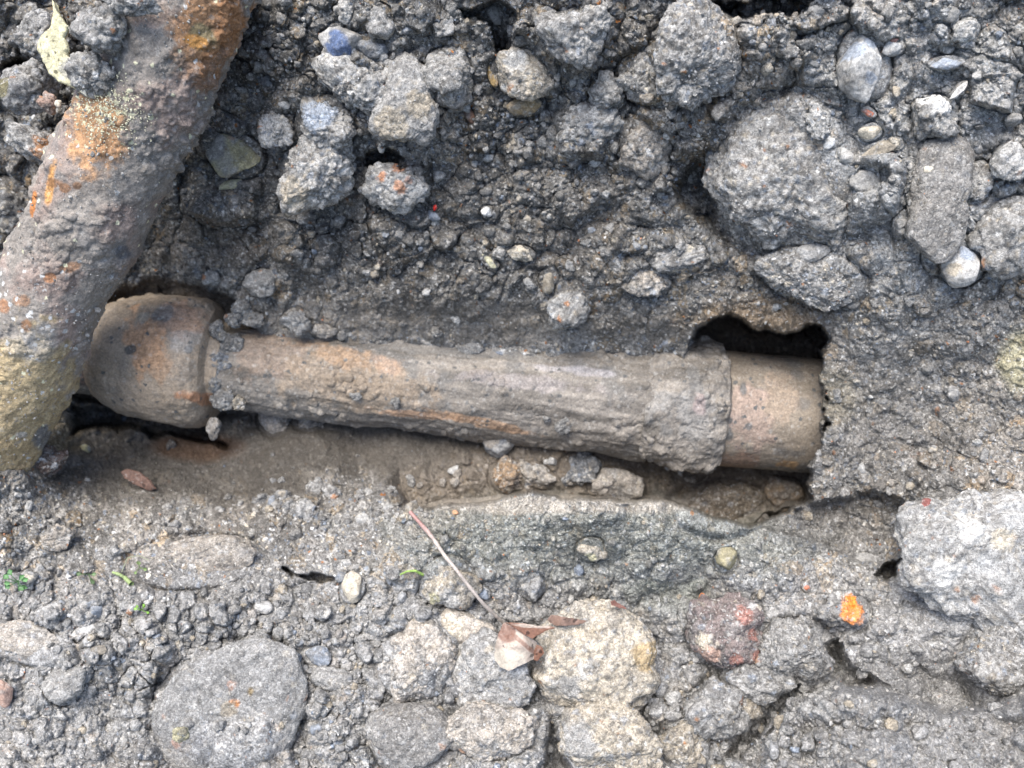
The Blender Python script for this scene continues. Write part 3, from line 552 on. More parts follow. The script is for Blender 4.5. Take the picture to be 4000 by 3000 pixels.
# ------------------------------------------------------------------ stones and clods
surf = []
grit_pts = []          # (position, colour) where loose grains may lie on the stones
def build_lump(name, x, y, rx, ry, ang, kind, c, seed, pos, hg, thick=.8, out=.5, sub=None, outline=None, patch=(), lift=0, mat=None, habs=None):
    m = min(rx, ry); M_ = max(rx, ry)
    if sub is None: sub = 6 if M_ > 110 else 5 if M_ > 34 else 4 if M_ > 13 else 3
    n, f = ico(sub); rs = np.random.RandomState(seed); h = pos[2]; kk = (D - h) / D
    if kind in ('rock', 'slab', 'slabround'):
        nf = {'rock': 13, 'slab': 10, 'slabround': 9}[kind]
        pl = rs.normal(size=(nf, 3)); pl /= np.linalg.norm(pl, axis=1, keepdims=True); dd = (.52 if kind == 'rock' else .66) + .30 * rs.rand(nf)
        if kind != 'rock': pl = np.vstack([pl * [1, 1, .35], [[.05, .1, 1]]]); pl /= np.linalg.norm(pl, axis=1, keepdims=True); dd = np.append(dd, .78)
        q = np.clip(n @ pl.T, 0, None) / dd; r = 1.0 / ((q ** 14).sum(1) + 1 ** 14) ** (1 / 14.)
        r = r * (1 + .05 * fbm(n * 2.3 + seed, seed, 3))
    else:
        a_ = {'smooth': .07, 'clod': .20, 'smoothclod': .13, 'gritty': .12, 'crust': .13, 'concrete': .17}[kind]
        if m < 30 and kind == 'clod': a_ = .32
        r = 1 + a_ * 2 * fbm(n * 1.5 + seed, seed, 4)
        pl = rs.normal(size=(9, 3)); pl /= np.linalg.norm(pl, axis=1, keepdims=True); dd = .56 + .42 * rs.rand(9)
        if outline is None: r = r * np.minimum(1.06, 1.0 / (((np.clip(n @ pl.T, 0, None) / dd) ** 10).sum(1) + .6) ** .1)
        if kind in ('clod', 'crust'):
            f1, f2, iid, off = worley(n * 1.7 + seed * .37, seed); r = r + (.13 if kind == 'clod' else .06) * (idr(iid, 2) - .35) * sstep(0, .3, f2 - f1)
    Pn = n * r[:, None]
    if outline is not None:
        o = np.array(outline, float); th = np.arctan2(-o[:, 1], o[:, 0]); rad = np.hypot(o[:, 0], o[:, 1]); s_ = np.argsort(th)
        th, rad = th[s_], rad[s_]; t = np.arctan2(n[:, 1], n[:, 0])
        Rr = np.interp(t, np.concatenate([[th[-1] - 2 * np.pi], th, [th[0] + 2 * np.pi]]), np.concatenate([[rad[-1]], rad, [rad[0]]]))
        hor = Pn[:, :2] * Rr[:, None]
    else:
        hor = Pn[:, :2] * [rx, ry]; an = math.radians(-ang); hor = np.stack([hor[:, 0] * math.cos(an) - hor[:, 1] * math.sin(an), hor[:, 0] * math.sin(an) + hor[:, 1] * math.cos(an)], 1)
    L = np.column_stack([hor * S * kk, Pn[:, 2] * m * thick * S * kk])
    axs = np.array([max(rx, ry * .8), max(ry, rx * .8), m * thick]); nn = n / axs
    nn = nn / (np.linalg.norm(nn, axis=1, keepdims=True) + 1e-9)
    G = L + rs.rand(3) * 5
    size = m * S * kk
    d = fbm(G / .009, seed + 25, 5, .6) * .0022 * min(1, m / 30) * (kind != 'smooth') + fbm(G / (size * .35 + .002), seed + 5, 4) * size * (.03 if kind in ('smooth',) else .055 if kind in ('smoothclod', 'slab', 'slabround', 'rock') else .09)
    ca = {'smooth': .0, 'rock': .15, 'slab': .35, 'slabround': .35, 'smoothclod': .45, 'concrete': .7, 'crust': .8, 'clod': 1.0, 'gritty': 1.0}[kind]
    Gw = G + np.stack([fbm(G / .004, seed + 30 + i, 2) for i in range(3)], -1) * .0016
    Cc = np.broadcast_to(c, L.shape).copy()
    Cc *= (1 + .24 * fbm(G / (size * .5 + .002), seed + 7, 4))[:, None]
    if kind in ('smooth', 'rock'):
        cm = sstep(.05, .35, fbm(G / (size * .7 + .002), seed + 18, 4) - .25 * n[:, 2]); Cc = mixc(Cc, SOIL * 1.1, cm * .8); d = d + fbm(G / .003, seed + 19, 3) * .0006 + cm * .0006
    if kind not in ('smooth',):
        mudm = sstep(.0, .4, fbm(G / (size * .6 + .003), seed + 8, 4)); Cc = mixc(Cc, SOIL * 1.1, (.08 if c[0] > 1.25 * c[2] else .25) + mudm * .45)
    if m > 8:
        for cell, amp in ((.0125, .0042), (.0055, .0022), (.0026, .0011)):
            if cell > size * .9 or (sub < 5 and cell < .004) : continue
            f1, f2, iid, off = worley(Gw / cell, seed + int(cell * 1e5))
            b = np.sqrt(np.clip(1 - (f1 / .75) ** 2, 0, 1)) * (idr(iid, 2) ** 1.5) - .35 * (1 - sstep(0, .14, f2 - f1))
            d = d + b * amp * max(ca, .08) * (1.3 if kind == 'gritty' and cell < .006 else 1)
            if kind not in ('smooth',):
                if cell < .006: Cc = mixc(Cc, speckle(Cc, iid, (1.5 if kind in ('gritty', 'concrete') else .9)), max(.3, ca * .7))
                else: Cc = Cc * (.86 + .28 * idr(iid, 6))[:, None]
    for (dx, dy, pr, pc) in patch:
        pd = np.hypot(L[:, 0] / (S * kk) - dx, L[:, 1] / (S * kk) + dy) / pr + fbm(G / (pr * S * .5), seed + 11 + int(abs(dx)), 3) * .55
        w_ = (1 - sstep(.75, 1.1, pd)) * (L[:, 2] > -size * .2); Cc = mixc(Cc, pc * (1 + .3 * fbm(G / .003, seed + 3, 3))[:, None], w_ * .92)
    L = L + nn * d[:, None]
    hc = hg + lift + (out - .5) * size * thick * 1.3
    if habs is not None: hc = habs
    p = Pt(x, y, hc + size * thick * .35); V_ = L + [p[0], p[1], hc]
    if y > 1100: surf.append(V_[V_[:, 2] > hc])
    ob = link_mesh(name, V_, f, Cc, mat or (M_ROCK if kind in ('rock', 'smooth') else M_SOIL))
    if kind not in ('rock', 'smooth') and m > 20:
        fr = np.where(nn[:, 2] > .25)[0]; k_ = int(len(fr) * .05 * (2.2 if kind == 'gritty' else 1)); pk = rs.choice(fr, min(k_, len(fr)), replace=False)
        pass
        grit_pts.append((V_[pk], np.full(len(pk), 1.6 if kind == 'gritty' else 1.0)))
    return ob
for i, ((name, label, cat, x, y, rx, ry, ang, kind, c), k) in enumerate(ST):
    (p, hg) = placed[i]
    tag(build_lump(name, x, y, rx, ry, ang, kind, c, 1000 + i * 13, p, hg, **k), label, cat)

# medium clods and pebbles, one object each, fallen over the banks
rs = np.random.RandomState(77)
LM = {(1690,375):'big gritty boulder',(2035,430):'flat dark slab',(1868,138):'bluish white rock',(2078,562):'pale blue angular rock',(2195,500):'smooth grey stone',(2022,250):'white edged stone',
 (762,185):'pale beige capping clod',(872,212):'big smooth grey clod',(850,396):'orange streaked clod',(680,368):'broad ragged pale lump',(592,282):'lone pale crumbly knob',(512,335):'olive brown stone',
 (1128,160):'pale tan clod',(1262,262):'knobbly pale clod',(1052,456):'white angular pebble',(1050,556):'long yellow chip',(963,602):'white oblong pebble',(815,576):'yellowish bean shaped pebble',(1187,606):'tan upright stone',
 (1235,655):'ragged pale lump over the pipe',(1400,610):'crumbly tan lump',(939,449):'tiny bright red chip',(1232,82):'grey ragged clod',(745,22):'small pale knob',(730,95):'deep blue faced rock',
 (592,908):'rounded muddy stone',(1078,962):'dark blue block',(1098,1028):'pitted orange brown lump',(1335,1050):'muddy lump in the pit',(1290,1440):'big beige boulder',(968,1262):'beige grey rounded stone',
 (488,1530):'orange speckled boulder',(892,1592):'smooth dark flat boulder',(762,1270):'cream egg shaped stone',(722,1468):'flat smooth grey stone',(1570,1372):'brick red stone',(1722,1412):'round grey clod',
 (133,1484):'smooth oval stone',(420,1215):'smooth earth mound',(182,1362):'white crystal lump',(388,1518):'upright white crystal',(1555,1530):'gritty clod',(1480,1620):'tan nugget',(2090,1190):'pale concrete lump',
 (886,1108):'red tip of the dry twig',(570,1312):'whitish oval stone',(120,1165):'grey brown clod',(892,1440):'brownish broad stone',(1760,600):'speckled hump over the cavity'}
_lab = []
def unique_labels():
    import collections
    G_ = collections.defaultdict(list)
    for o, x, y, what in _lab:
        a_, b_ = min(LM, key=lambda q: (x - q[0]) ** 2 + (y - q[1]) ** 2); dx, dy = x - a_, y - b_
        d = ('above' if dy < 0 else 'below') if abs(dy) >= abs(dx) * .8 else ('toward the leaning pipe from' if dx < 0 else 'away from the leaning pipe from')
        G_[(a_, b_, d, what)].append((dx * dx + dy * dy, id(o), o))
    for (a_, b_, d, what), L_ in G_.items():
        for k, (_, _, o) in enumerate(sorted(L_)):
            o['label'] = '%s, %s%s the %s' % (what, ('', 'second one ', 'third one ', 'fourth one ', 'fifth one ', 'sixth one ', 'seventh one ', 'eighth one ', 'ninth one ')[min(k, 8)], d, LM[(a_, b_)])
ZONES = [  # x0,y0,x1,y1,count,rmin,rmax,label,group,colour
 (560,0,1500,300,60,11,34,'small crumbly grey clod in the bank above the buried pipe','small clods in the bank above the pipe',SOIL*1.3),
 (560,300,1500,640,60,8,19,'small dark clod in the shaded lower bank above the buried pipe','dark clods low in the bank',SOIL*1.05),
 (1700,0,2212,640,75,7,22,'pale angular bit of gravel on the high speckled slope','pale gravel on the high slope',GREY*1.15),
 (1800,640,2212,1060,30,7,16,'dark lump pressed into the shaded earth face beside the cavity','lumps beside the cavity',SOIL),
 (880,950,1500,1050,26,9,20,'muddy lump lying in the pit below the buried pipe','muddy lumps in the pit',MUD*1.0),
 (560,1035,900,1130,26,9,26,'grey crumb of soil on the lumpy rise between pit and twig','crumbs between pit and twig',SOIL*1.15),
 (0,1130,860,1659,105,9,30,'grey crumb of soil on the crumbly near slope under the pit','crumbs on the near slope',SOIL*1.2),
 (1400,1340,1830,1659,64,9,30,'grey crumb of soil around the brick red stone and bottom crack','crumbs round the brick red stone',SOIL*1.2),
]
for (x0, y0, x1, y1, n_, r0, r1, lab, grp, cc) in ZONES:
    for _ in range(n_):
        x, y = rs.uniform(x0, x1), rs.uniform(y0, y1); r = r0 * (r1 / r0) ** (rs.rand() ** 1.6)
        if any(((x - a[3]) / (a[5] * .95)) ** 2 + ((y - a[4]) / (a[6] * .95)) ** 2 < 1 for a, k in ST): continue
        h = 0.0
        p = Pt(x, y, 0); h = ground_h(p[0], p[1], GH)
        v_ = rs.rand(); sw = ['grey','dark','muddy'][0 if y0 < 640 or y0 > 1100 else 1 if x0 > 1500 else 2]; c = cc * rs.uniform(.7, 1.35)
        if v_ < .10: c = BEIGE * rs.uniform(.6, 1)
        elif v_ < .16: c = BLUE * rs.uniform(.7, 1.3)
        elif v_ < .24: c = LIGHT
        kd = 'rock' if 'gravel' in grp or v_ < .24 else 'clod'
        o = build_lump('gravel_piece' if 'gravel' in grp else 'soil_clod', x, y, r, r * rs.uniform(.6, .95), rs.uniform(0, 180), kd, c, rs.randint(1 << 20), Pt(x, y, h), h, thick=.9, out=.45, sub=4 if r > 11 else 3)
        sw = 'tan' if v_ < .10 else 'bluish' if v_ < .16 else 'pale' if v_ < .24 else sw
        _lab.append((o, x, y, sw + (' gravel' if 'gravel' in grp else ' crumb' if r < 14 else ' clod')))
        tag(o, lab, 'gravel' if 'gravel' in grp else 'clod', grp)

unique_labels()

# ------------------------------------------------------------------ pipes
def tube(path, prof, nseg, ncirc, disp, colr):
    """path: two end points (local), prof(t)->radius in metres; disp/colr take (t, th, P)"""
    a, b = path; ax = b - a; Ln = np.linalg.norm(ax); ax = ax / Ln
    e1 = np.cross(ax, [0, 0, 1.0]); e1 /= np.linalg.norm(e1); e2 = np.cross(e1, ax)
    t = np.linspace(0, 1, nseg); th = np.linspace(0, 2 * np.pi, ncirc, endpoint=False)
    T, TH = np.meshgrid(t, th, indexing='ij'); R = prof(T)
    dirv = np.cos(TH)[..., None] * e1 + np.sin(TH)[..., None] * e2
    cen = a + ax * (T * Ln)[..., None]; P = cen + dirv * R[..., None]
    P = P + dirv * disp(T * Ln, TH, P, R)[..., None]
    Cc = colr(T * Ln, TH, P)
    i = np.arange(nseg * ncirc).reshape(nseg, ncirc)
    F = np.stack([i[:-1], np.roll(i[:-1], -1, 1), np.roll(i[1:], -1, 1), i[1:]], -1).reshape(-1, 4)
    V_ = P.reshape(-1, 3); C_ = Cc.reshape(-1, 3)
    # caps
    V_ = np.vstack([V_, P[0].mean(0), P[-1].mean(0)]); C_ = np.vstack([C_, C_[:1], C_[-1:]]); n0 = nseg * ncirc
    r0, r1 = i[0], i[-1]
    F = np.vstack([F, np.stack([np.roll(r0, -1), r0, np.full(ncirc, n0), np.full(ncirc, n0)], -1), np.stack([r1, np.roll(r1, -1), np.full(ncirc, n0 + 1), np.full(ncirc, n0 + 1)], -1)])
    return V_, F, C_
def tube_obj(name, path, prof, nseg, ncirc, disp, colr, mat, parent):
    V_, F, C_ = tube(path, prof, nseg, ncirc, disp, colr)
    quad = F[F[:, 2] != F[:, 3]]; tri = F[F[:, 2] == F[:, 3]][:, :3]
    q2 = np.vstack([quad[:, [0, 1, 2]], quad[:, [0, 2, 3]], tri])
    return link_mesh(name, V_, q2, C_, mat, parent)
def px_of(P):
    k = D / (D - P[..., 2]); return CX + P[..., 0] / S * k, CY - P[..., 1] / S * k
def pblob(P, cx, cy, rx, ry, seed=1, rough=.5, ang=0):
    x, y = px_of(P); dx, dy = x - cx, y - cy; c_, s_ = math.cos(math.radians(ang)), math.sin(math.radians(ang))
    d = np.sqrt(((dx * c_ + dy * s_) / rx) ** 2 + ((-dx * s_ + dy * c_) / ry) ** 2) + fbm(P / .012, seed, 4) * rough * 1.6
    return 1 - sstep(.7, 1.15, d)
def empty(name, p, label, cat):
    e = bpy.data.objects.new(name, None); scn.collection.objects.link(e); e.location = W(p); e.empty_display_size = .02
    bpy.context.view_layer.update(); return tag(e, label, cat)

# the leaning pipe in front
la, lb = Pt(443, -90, .10), Pt(-80, 1060, -.055)
lean = empty('leaning_pipe', (la + lb) / 2, 'thick iron pipe with orange rust patches slanting across the corner of the hole', 'pipe')
def lean_disp(X, TH, P, R):
    f1, f2, iid, off = worley(P / .011, 301); m = sstep(.0, .35, fbm(P / .035, 302, 3))
    b = np.sqrt(np.clip(1 - (f1 / .7) ** 2, 0, 1)) * idr(iid, 2)
    g1, g2, gid, _ = worley(P / .0042, 305); g_ = np.sqrt(np.clip(1 - (g1 / .7) ** 2, 0, 1)) * idr(gid, 2)
    edge = pblob(P, 470, 150, 70, 190, 312, .6, 24)
    return b * .0045 * m + g_ * .0013 * (.3 + m) + fbm(P / .06, 306, 5) * .010 + fbm(P / .006, 307, 4) * .0012 + edge * (fbm(P / .009, 308, 3) * .006 + .003)
def lean_col(X, TH, P):
    g1, g2, gid, _ = worley(P / .0032, 311)
    n_ = fbm(P / .03, 320, 4)
    C = mixc(np.broadcast_to(col(.238, .217, .192), P.shape), col(.265, .205, .175), sstep(-.1, .4, n_) * .8)
    C = C * (1 + .45 * fbm(P / .009, 321, 5))[..., None]
    C = mixc(C, SOIL * .9, sstep(.05, .4, fbm(P / .02, 322, 4)) * .6)
    for cx, cy, rx, ry, ang, c, st in ((205, 280, 70, 84, -10, col(.43,.25,.13), .9), (108, 405, 11, 52, 8, col(.48,.26,.10), 1), (72, 440, 6, 26, 5, ORANGE, .9), (118, 395, 20, 12, 0, RUST*.6, .8), (140, 405, 12, 10, 0, RUST*.6, .8), (165, 400, 14, 12, 0, RUST*.5,.8),
         (460, 60, 80, 100, 25, col(.30,.165,.08), .85), (440, 80, 34, 30, 20, col(.14,.13,.075), .8), (425, 92, 26, 14, 20, col(.42,.21,.06), .8), (500, 40, 34, 70, 10, RUST, .7), (455, 140, 30, 70, 20, col(.22,.11,.05), .6), (330, 30, 60, 30, 0, PINK*.7, .5),
         (50, 890, 140, 170, 20, col(.36,.285,.165), .9), (20, 985, 60, 45, 0, col(.36,.27,.15), .7), (95, 945, 22, 34, 20, BLUE*.55, .8), (45, 940, 14, 8, 0, LIGHT, .7), (50, 645, 20, 14, 0, RUST, .6), (150, 578, 30, 12, -20, RUST*1.1, .6), (110, 600, 14, 10, 0, ORANGE*.8, .6), (10, 660, 14, 16, 0, ORANGE*.8, .6), (57, 700, 12, 14, 0, RUST*.7, .8),
         (265, 545, 16, 14, 0, BLUE*.4, .7), (335, 300, 20, 9, -20, BLUE*.35, .7), (80, 740, 60, 40, 0, GREY*1.3, .35), (225, 640, 60, 50, 0, MUD*1.2, .4)):
        C = mixc(C, c * (.75 + .5 * idr(gid, 3))[..., None], pblob(P, cx, cy, rx, ry, 330 + int(cx), .45, ang) * st)
    sp = idr(gid, 5); x, y = px_of(P)
    near = np.exp(-(((x - 235) / 80) ** 2 + ((y - 235) / 55) ** 2)); c2 = np.exp(-(((x - 90) / 60) ** 2 + ((y - 690) / 90) ** 2))
    C = np.where((sp < .006 + .16 * near)[..., None], col(.62, .60, .42), C); C = np.where(((sp > .30) & (sp < .303 + .10 * c2))[..., None], WHITE * .8, C)
    return C
tube_obj('barrel', (la, lb), lambda t: .0500 * (1 + 0 * t), 900, 560, lean_disp, lean_col, M_RUST, lean)

# the buried pipe across the pit floor
bp0, bp1 = Pt(60, 763, -.15), Pt(1850, 905, -.135)
bur = empty('buried_pipe', (bp0 + bp1) / 2, 'mud smeared clay pipe with a bell joint and a collar lying across the hole', 'pipe')
AX = bp1 - bp0
def at_x(px):                                        # point of the axis seen at photo x
    lo, hi = 0., 1.
    for _ in range(40):
        md = (lo + hi) / 2; q = bp0 + AX * md
        if px_of(q)[0] < px: lo = md
        else: hi = md
    return bp0 + AX * lo
def rm(r, P): return r * S * (D - P[2]) / D
def mud_disp(scale=1., streak=.0015, seed=401):
    def f(X, TH, P, R):
        m = sstep(.05, .4, fbm(P / .03, seed, 3)); f1, f2, iid, _ = worley(P / .009, seed + 1)
        st = fbm(np.stack([X / .05, TH * 7, X * 0 + seed], -1), seed + 2, 4)
        rid = 1 - np.abs(fbm(np.stack([X / .14, TH * 2.6 + X * 5, X * 0 + 9], -1), seed + 4, 4)) * 4
        return scale * (m * .0028 * np.sqrt(np.clip(1 - (f1 / .7) ** 2, 0, 1)) * idr(iid, 1) + fbm(P / .045, seed + 5, 3) * .004 + fbm(P / .005, seed + 6, 3) * .0007) + streak * (st + .7 * np.clip(rid, 0, 1))
    return f
def mud_col(base, patches, seed=450, streak=1.5, dirt=1.):
    def f(X, TH, P):
        g1, g2, gid, _ = worley(P / .0035, seed)
        st = fbm(np.stack([X / .06, TH * 8 + X * 5, X * 0], -1), seed + 2, 4) * streak
        C = np.broadcast_to(base, P.shape) * (1 + .3 * fbm(P / .02, seed + 3, 4) + .5 * st)[..., None]
        C = mixc(C, SOIL * .62, sstep(.04, .4, fbm(P / .018, seed + 5, 4)) * .6 * dirt)
        for cx, cy, rx, ry, ang, c, s_ in patches:
            C = mixc(C, c * (.75 + .5 * idr(gid, 3))[..., None], pblob(P, cx, cy, rx, ry, seed + int(cx), .5, ang) * s_)
        C = np.where((idr(gid, 5) < .02)[..., None], SOIL * .5, C)
        return C
    return f
BM = col(.235, .212, .182)
def seg(name, x0, x1, prof, ns, nc, dsp, colf, mat=M_MUD):
    o_ = np.array([0, 13 * S, .004]) if x1 < 520 and x0 < 300 else 0
    return tube_obj(name, (at_x(x0) + o_, at_x(x1) + o_), prof, ns, nc, dsp, colf, mat, bur)
K = lambda xs, rs_: (lambda t: np.interp(t, xs, rs_))
r_ = rm(1, bp0)
seg('neck', 60, 262, K([0, 1], [84*r_, 88*r_]), 120, 360, mud_disp(.7), mud_col(BM*.85, [(200,800,50,40,0,col(.22,.14,.12),.6)]))
seg('bell_socket', 222, 500, K([0, .04, .10, .22, .38, .55, .70, .80, .86, .90, .92, 1.0], [84*r_, 98*r_, 112*r_, 126*r_, 136*r_, 141*r_, 141*r_, 137*r_, 129*r_, 114*r_, 88*r_, 84*r_]), 420, 640, mud_disp(1.2, .0008, 421),
    mud_col(col(.29,.235,.175), [(318,745,46,70,-14,col(.42,.25,.14),.85),(395,690,52,36,20,col(.36,.24,.165),.8),(345,790,44,30,20,col(.32,.21,.13),.7),(420,858,48,15,8,col(.38,.19,.10),.8),(355,675,26,20,0,SOIL*.7,.8),(405,755,10,10,0,DARK*.6,.9),(280,755,12,11,0,DARK*.7,.9),(400,735,30,26,0,GREY,.5),(310,687,12,12,0,BEIGE*.8,.8)], 460, .3, .5))
seg('barrel', 440, 1400, K([0, .07, .3, .7, 1], [84*r_, 86*r_, 96*r_, 113*r_, 122*r_]), 1150, 560, mud_disp(1.5, .0013, 431),
    mud_col(BM*.76, [(580,760,80,60,0,col(.28,.205,.15),.5),(760,830,160,60,10,col(.26,.20,.14),.6),(740,770,100,22,12,col(.34,.22,.13),.5),(840,790,40,20,30,col(.36,.24,.16),.5),(1120,825,170,18,6,col(.30,.27,.26),.45),(1240,800,90,9,6,col(.36,.34,.345),.45),(1050,915,120,10,12,col(.34,.21,.12),.6),(900,895,90,8,6,col(.36,.22,.13),.6),(1000,760,200,12,5,SOIL*.8,.5)], 470))  # mud and rust smears; the thin pale violet streaks are painted highlights
seg('collar', 1378, 1552, K([0, .06, .3, .7, .86, .95, 1.0], [116*r_, 121*r_, 130*r_, 139*r_, 142*r_, 138*r_, 120*r_]), 240, 560, mud_disp(2.6, .0014, 441),
    mud_col(BM*.85, [(1500,900,40,60,0,GREY*.8,.5),(1420,870,40,30,0,GREY*.9,.5),(1505,840,14,60,-10,SOIL*.6,.6),(1420,960,80,20,0,MUD*1.3,.5),(1512,870,16,30,-15,col(.34,.27,.25),.6)], 480))
seg('spigot', 1520, 1850, K([0, 1], [123*r_, 121*r_]), 380, 560, mud_disp(.45, .0004, 451),
    mud_col(col(.225,.19,.148), [(1565,870,14,90,0,col(.38,.28,.17),.6),(1625,900,50,70,0,col(.32,.235,.19),.6),(1590,1000,50,22,0,col(.25,.14,.09),.5),(1680,860,40,60,10,col(.34,.26,.19),.5),(1570,940,16,14,0,SOIL*.5,.95),(1570,908,9,7,0,SOIL*.5,.95),(1617,920,8,8,0,SOIL*.5,.9),(1605,838,8,15,0,SOIL*.6,.9),(1700,1000,24,10,0,col(.36,.22,.10),.7)], 490, .3))

# ------------------------------------------------------------------ mortar flake on the leaning pipe's flank
def sheet(name, outline, h_of, thick, c, seed, mat, n=90, parent=None, jitter=.05, curve=None, patches=()):
    """a thin ragged slab with real thickness, outline in photo units"""
    o = np.array(outline, float); cen = o.mean(0)
    th = np.arctan2(o[:, 1] - cen[1], o[:, 0] - cen[0]); per = np.linspace(0, 1, 361)[:-1]
    e = np.vstack([o, o[:1]]); L_ = np.r_[0, np.cumsum(np.hypot(*np.diff(e, axis=0).T))]; L_ /= L_[-1]
    bx, by = np.interp(per, L_, e[:, 0]), np.interp(per, L_, e[:, 1])
    nb = len(per); bx = bx + fbm(np.stack([bx / 6, by / 6], -1), seed, 3) * 2.2 * jitter * 20; by = by + fbm(np.stack([bx / 6, by / 6], -1), seed + 1, 3) * 2.2 * jitter * 20
    rings = np.linspace(0, 1, 40)[1:]; # spine: shrink toward the mid line of the shape
    sx = bx * 0 + cen[0]; sy = by
    if curve is not None: sx = np.interp(by, curve[1], curve[0]); sy = np.clip(by, curve[1][0], curve[1][-1])
    else: sy = by * 0 + cen[1]
    pts = []; cols = []
    for side in (1, -1):
        for r in np.r_[.001, rings]:
            X, Y = sx + (bx - sx) * r, sy + (by - sy) * r
            hh = h_of(X, Y); P = np.stack([Pt(a, b, c_) for a, b, c_ in zip(X, Y, hh)])
            e_ = math.sqrt(max(0, 1 - r ** 6)); nz_ = fbm(P / .006, seed + 4, 4) * .0012
            P[:, 2] += side * thick * (.25 + .75 * e_) * (1 if r < 1 else .3) + nz_
            pts.append(P)
    A = np.array(pts); nr = len(rings) + 1; V_ = A.reshape(-1, 3); F_ = []
    idx = np.arange(2 * nr * nb).reshape(2, nr, nb)
    for s_ in (0, 1):
        a_ = idx[s_]; q = np.stack([a_[:-1], np.roll(a_[:-1], -1, 1), np.roll(a_[1:], -1, 1), a_[1:]], -1).reshape(-1, 4)
        F_.append(q if s_ else q[:, ::-1])
    a_, b_ = idx[0, -1], idx[1, -1]; F_.append(np.stack([a_, np.roll(a_, -1), np.roll(b_, -1), b_], -1))
    C_ = np.broadcast_to(c, V_.shape) * (1 + .35 * fbm(V_ / .008, seed + 7, 4))[:, None]
    g1, g2, gid, _ = worley(V_ / .003, seed); C_ = np.where((idr(gid, 3) < .06)[:, None], c * .35, C_)
    for cx, cy, rx, ry, ang, pc, s_ in patches: C_ = mixc(C_, np.broadcast_to(pc, C_.shape), pblob(V_, cx, cy, rx, ry, seed + 9, .5, ang) * s_)
    return link_mesh(name, V_, np.vstack(F_), C_, mat, parent)
fl = sheet('mortar_flake', [(114,0),(122,18),(142,50),(150,60),(142,85),(150,104),(148,122),(158,128),(160,142),(175,170),(188,195),(192,212),(180,204),(160,190),(128,178),(108,160),(94,130),(82,108),(84,88),(98,72),(112,58),(118,30)],
           lambda x, y: .128 - .00012 * (y) + .00010 * (x - 130), .0035, YELLOW * 1.25, 611, M_ROCK, curve=([122, 128, 120, 112, 130, 168, 186], [10, 60, 90, 125, 150, 185, 205]), patches=((155,150,26,34,-35,GREY,.7),(185,185,14,26,-20,WHITE,.6)))
tag(fl, 'curled pale yellow flake of mortar beside the top of the leaning pipe', 'mortar flake')

# hollow in the pit floor: an arched shard of pipe
sh = sheet('pipe_shard', [(262,1018),(275,1012),(300,1018),(325,1038),(338,1056),(322,1060),(290,1046),(268,1030)], lambda x, y: -.088 + 0 * x, .003, col(.14,.085,.065), 633, M_MUD)
tag(sh, 'curved dark brown shard half buried in the pit floor', 'shard')

# ------------------------------------------------------------------ dry twig, dead leaf, sprigs
def ground_at(px, py):
    p = Pt(px, py, 0); i, j = int((py + 190) / STEP), int((px + 244) / STEP)
    return GH[i - 2:i + 3, j - 2:j + 3].max()
SV = np.vstack(surf); SKX, SKY = px_of(SV)
def surf_at(px, py, r=9):
    m_ = (np.abs(SKX - px) < r) & (np.abs(SKY - py) < r); return max(ground_at(px, py), SV[m_, 2].max() if m_.any() else -1)
def stalk(name, pts, r0, r1, c, seed, mat=M_PLANT, parent=None, n=120, lum=.12):
    P = np.array(pts, float); t = np.linspace(0, 1, len(P)); tt = np.linspace(0, 1, n)
    A = np.stack([np.interp(tt, t, P[:, i]) for i in range(3)], 1)
    for _ in range(6): A[1:-1] = (A[:-2] + A[1:-1] * 2 + A[2:]) / 4
    tg = np.gradient(A, axis=0); tg /= np.linalg.norm(tg, axis=1, keepdims=True)
    e1 = np.cross(tg, [0, 0, 1.]); e1 /= np.linalg.norm(e1, axis=1, keepdims=True) + 1e-9; e2 = np.cross(e1, tg)
    nc = 12; th = np.linspace(0, 2 * np.pi, nc, endpoint=False)
    R = (r0 + (r1 - r0) * tt) * (1 + lum * fbm(np.stack([tt * 40, tt * 0, tt * 0 + seed], -1), seed, 3) * 2)
    V_ = A[:, None] + R[:, None, None] * (np.cos(th)[None, :, None] * e1[:, None] + np.sin(th)[None, :, None] * e2[:, None])
    i = np.arange(n * nc).reshape(n, nc); F = np.stack([i[:-1], np.roll(i[:-1], -1, 1), np.roll(i[1:], -1, 1), i[1:]], -1).reshape(-1, 4)
    V_ = V_.reshape(-1, 3); cc = np.repeat(np.atleast_2d(c(tt) if callable(c) else np.broadcast_to(c, (n, 3))), nc, 0)
    cc = cc * (1 + .35 * fbm(V_ / .0025, seed + 3, 3))[:, None]
    return link_mesh(name, V_, F, cc, mat, parent)
gh = [(886,1106),(930,1155),(960,1200),(985,1230),(1000,1250),(1040,1300),(1065,1325),(1088,1346)]
tt_ = np.linspace(0, len(gh) - 1, 24); gh = [(np.interp(q_, range(len(gh)), [a_[0] for a_ in gh]), np.interp(q_, range(len(gh)), [a_[1] for a_ in gh])) for q_ in tt_]
hs_ = np.array([surf_at(x, y, 12) for x, y in gh]); lin = np.linspace(0, 1, len(gh)); base_ = np.polyval(np.polyfit(lin, hs_, 2), lin); base_ += max(0, (hs_ - base_).max()) + .0025
tw_pts = [Pt(x, y, h_) for (x, y), h_ in zip(gh, base_)]
twig = empty('dry_twig', tw_pts[-1], 'thin dry twig with a crumpled brown leaf at its end, lying on the near ledge', 'twig')
stalk('stem', tw_pts, .0019, .0015, lambda t: mixc(mixc(np.broadcast_to(col(.33,.19,.17), (len(t), 3)), col(.40,.35,.31), sstep(.05, .22, t)), col(.42,.36,.30), sstep(.7, 1, t)), 701, parent=twig, n=260)
base_h = max(tw_pts[-1][2], surf_at(1115, 1395, 30) + .002)
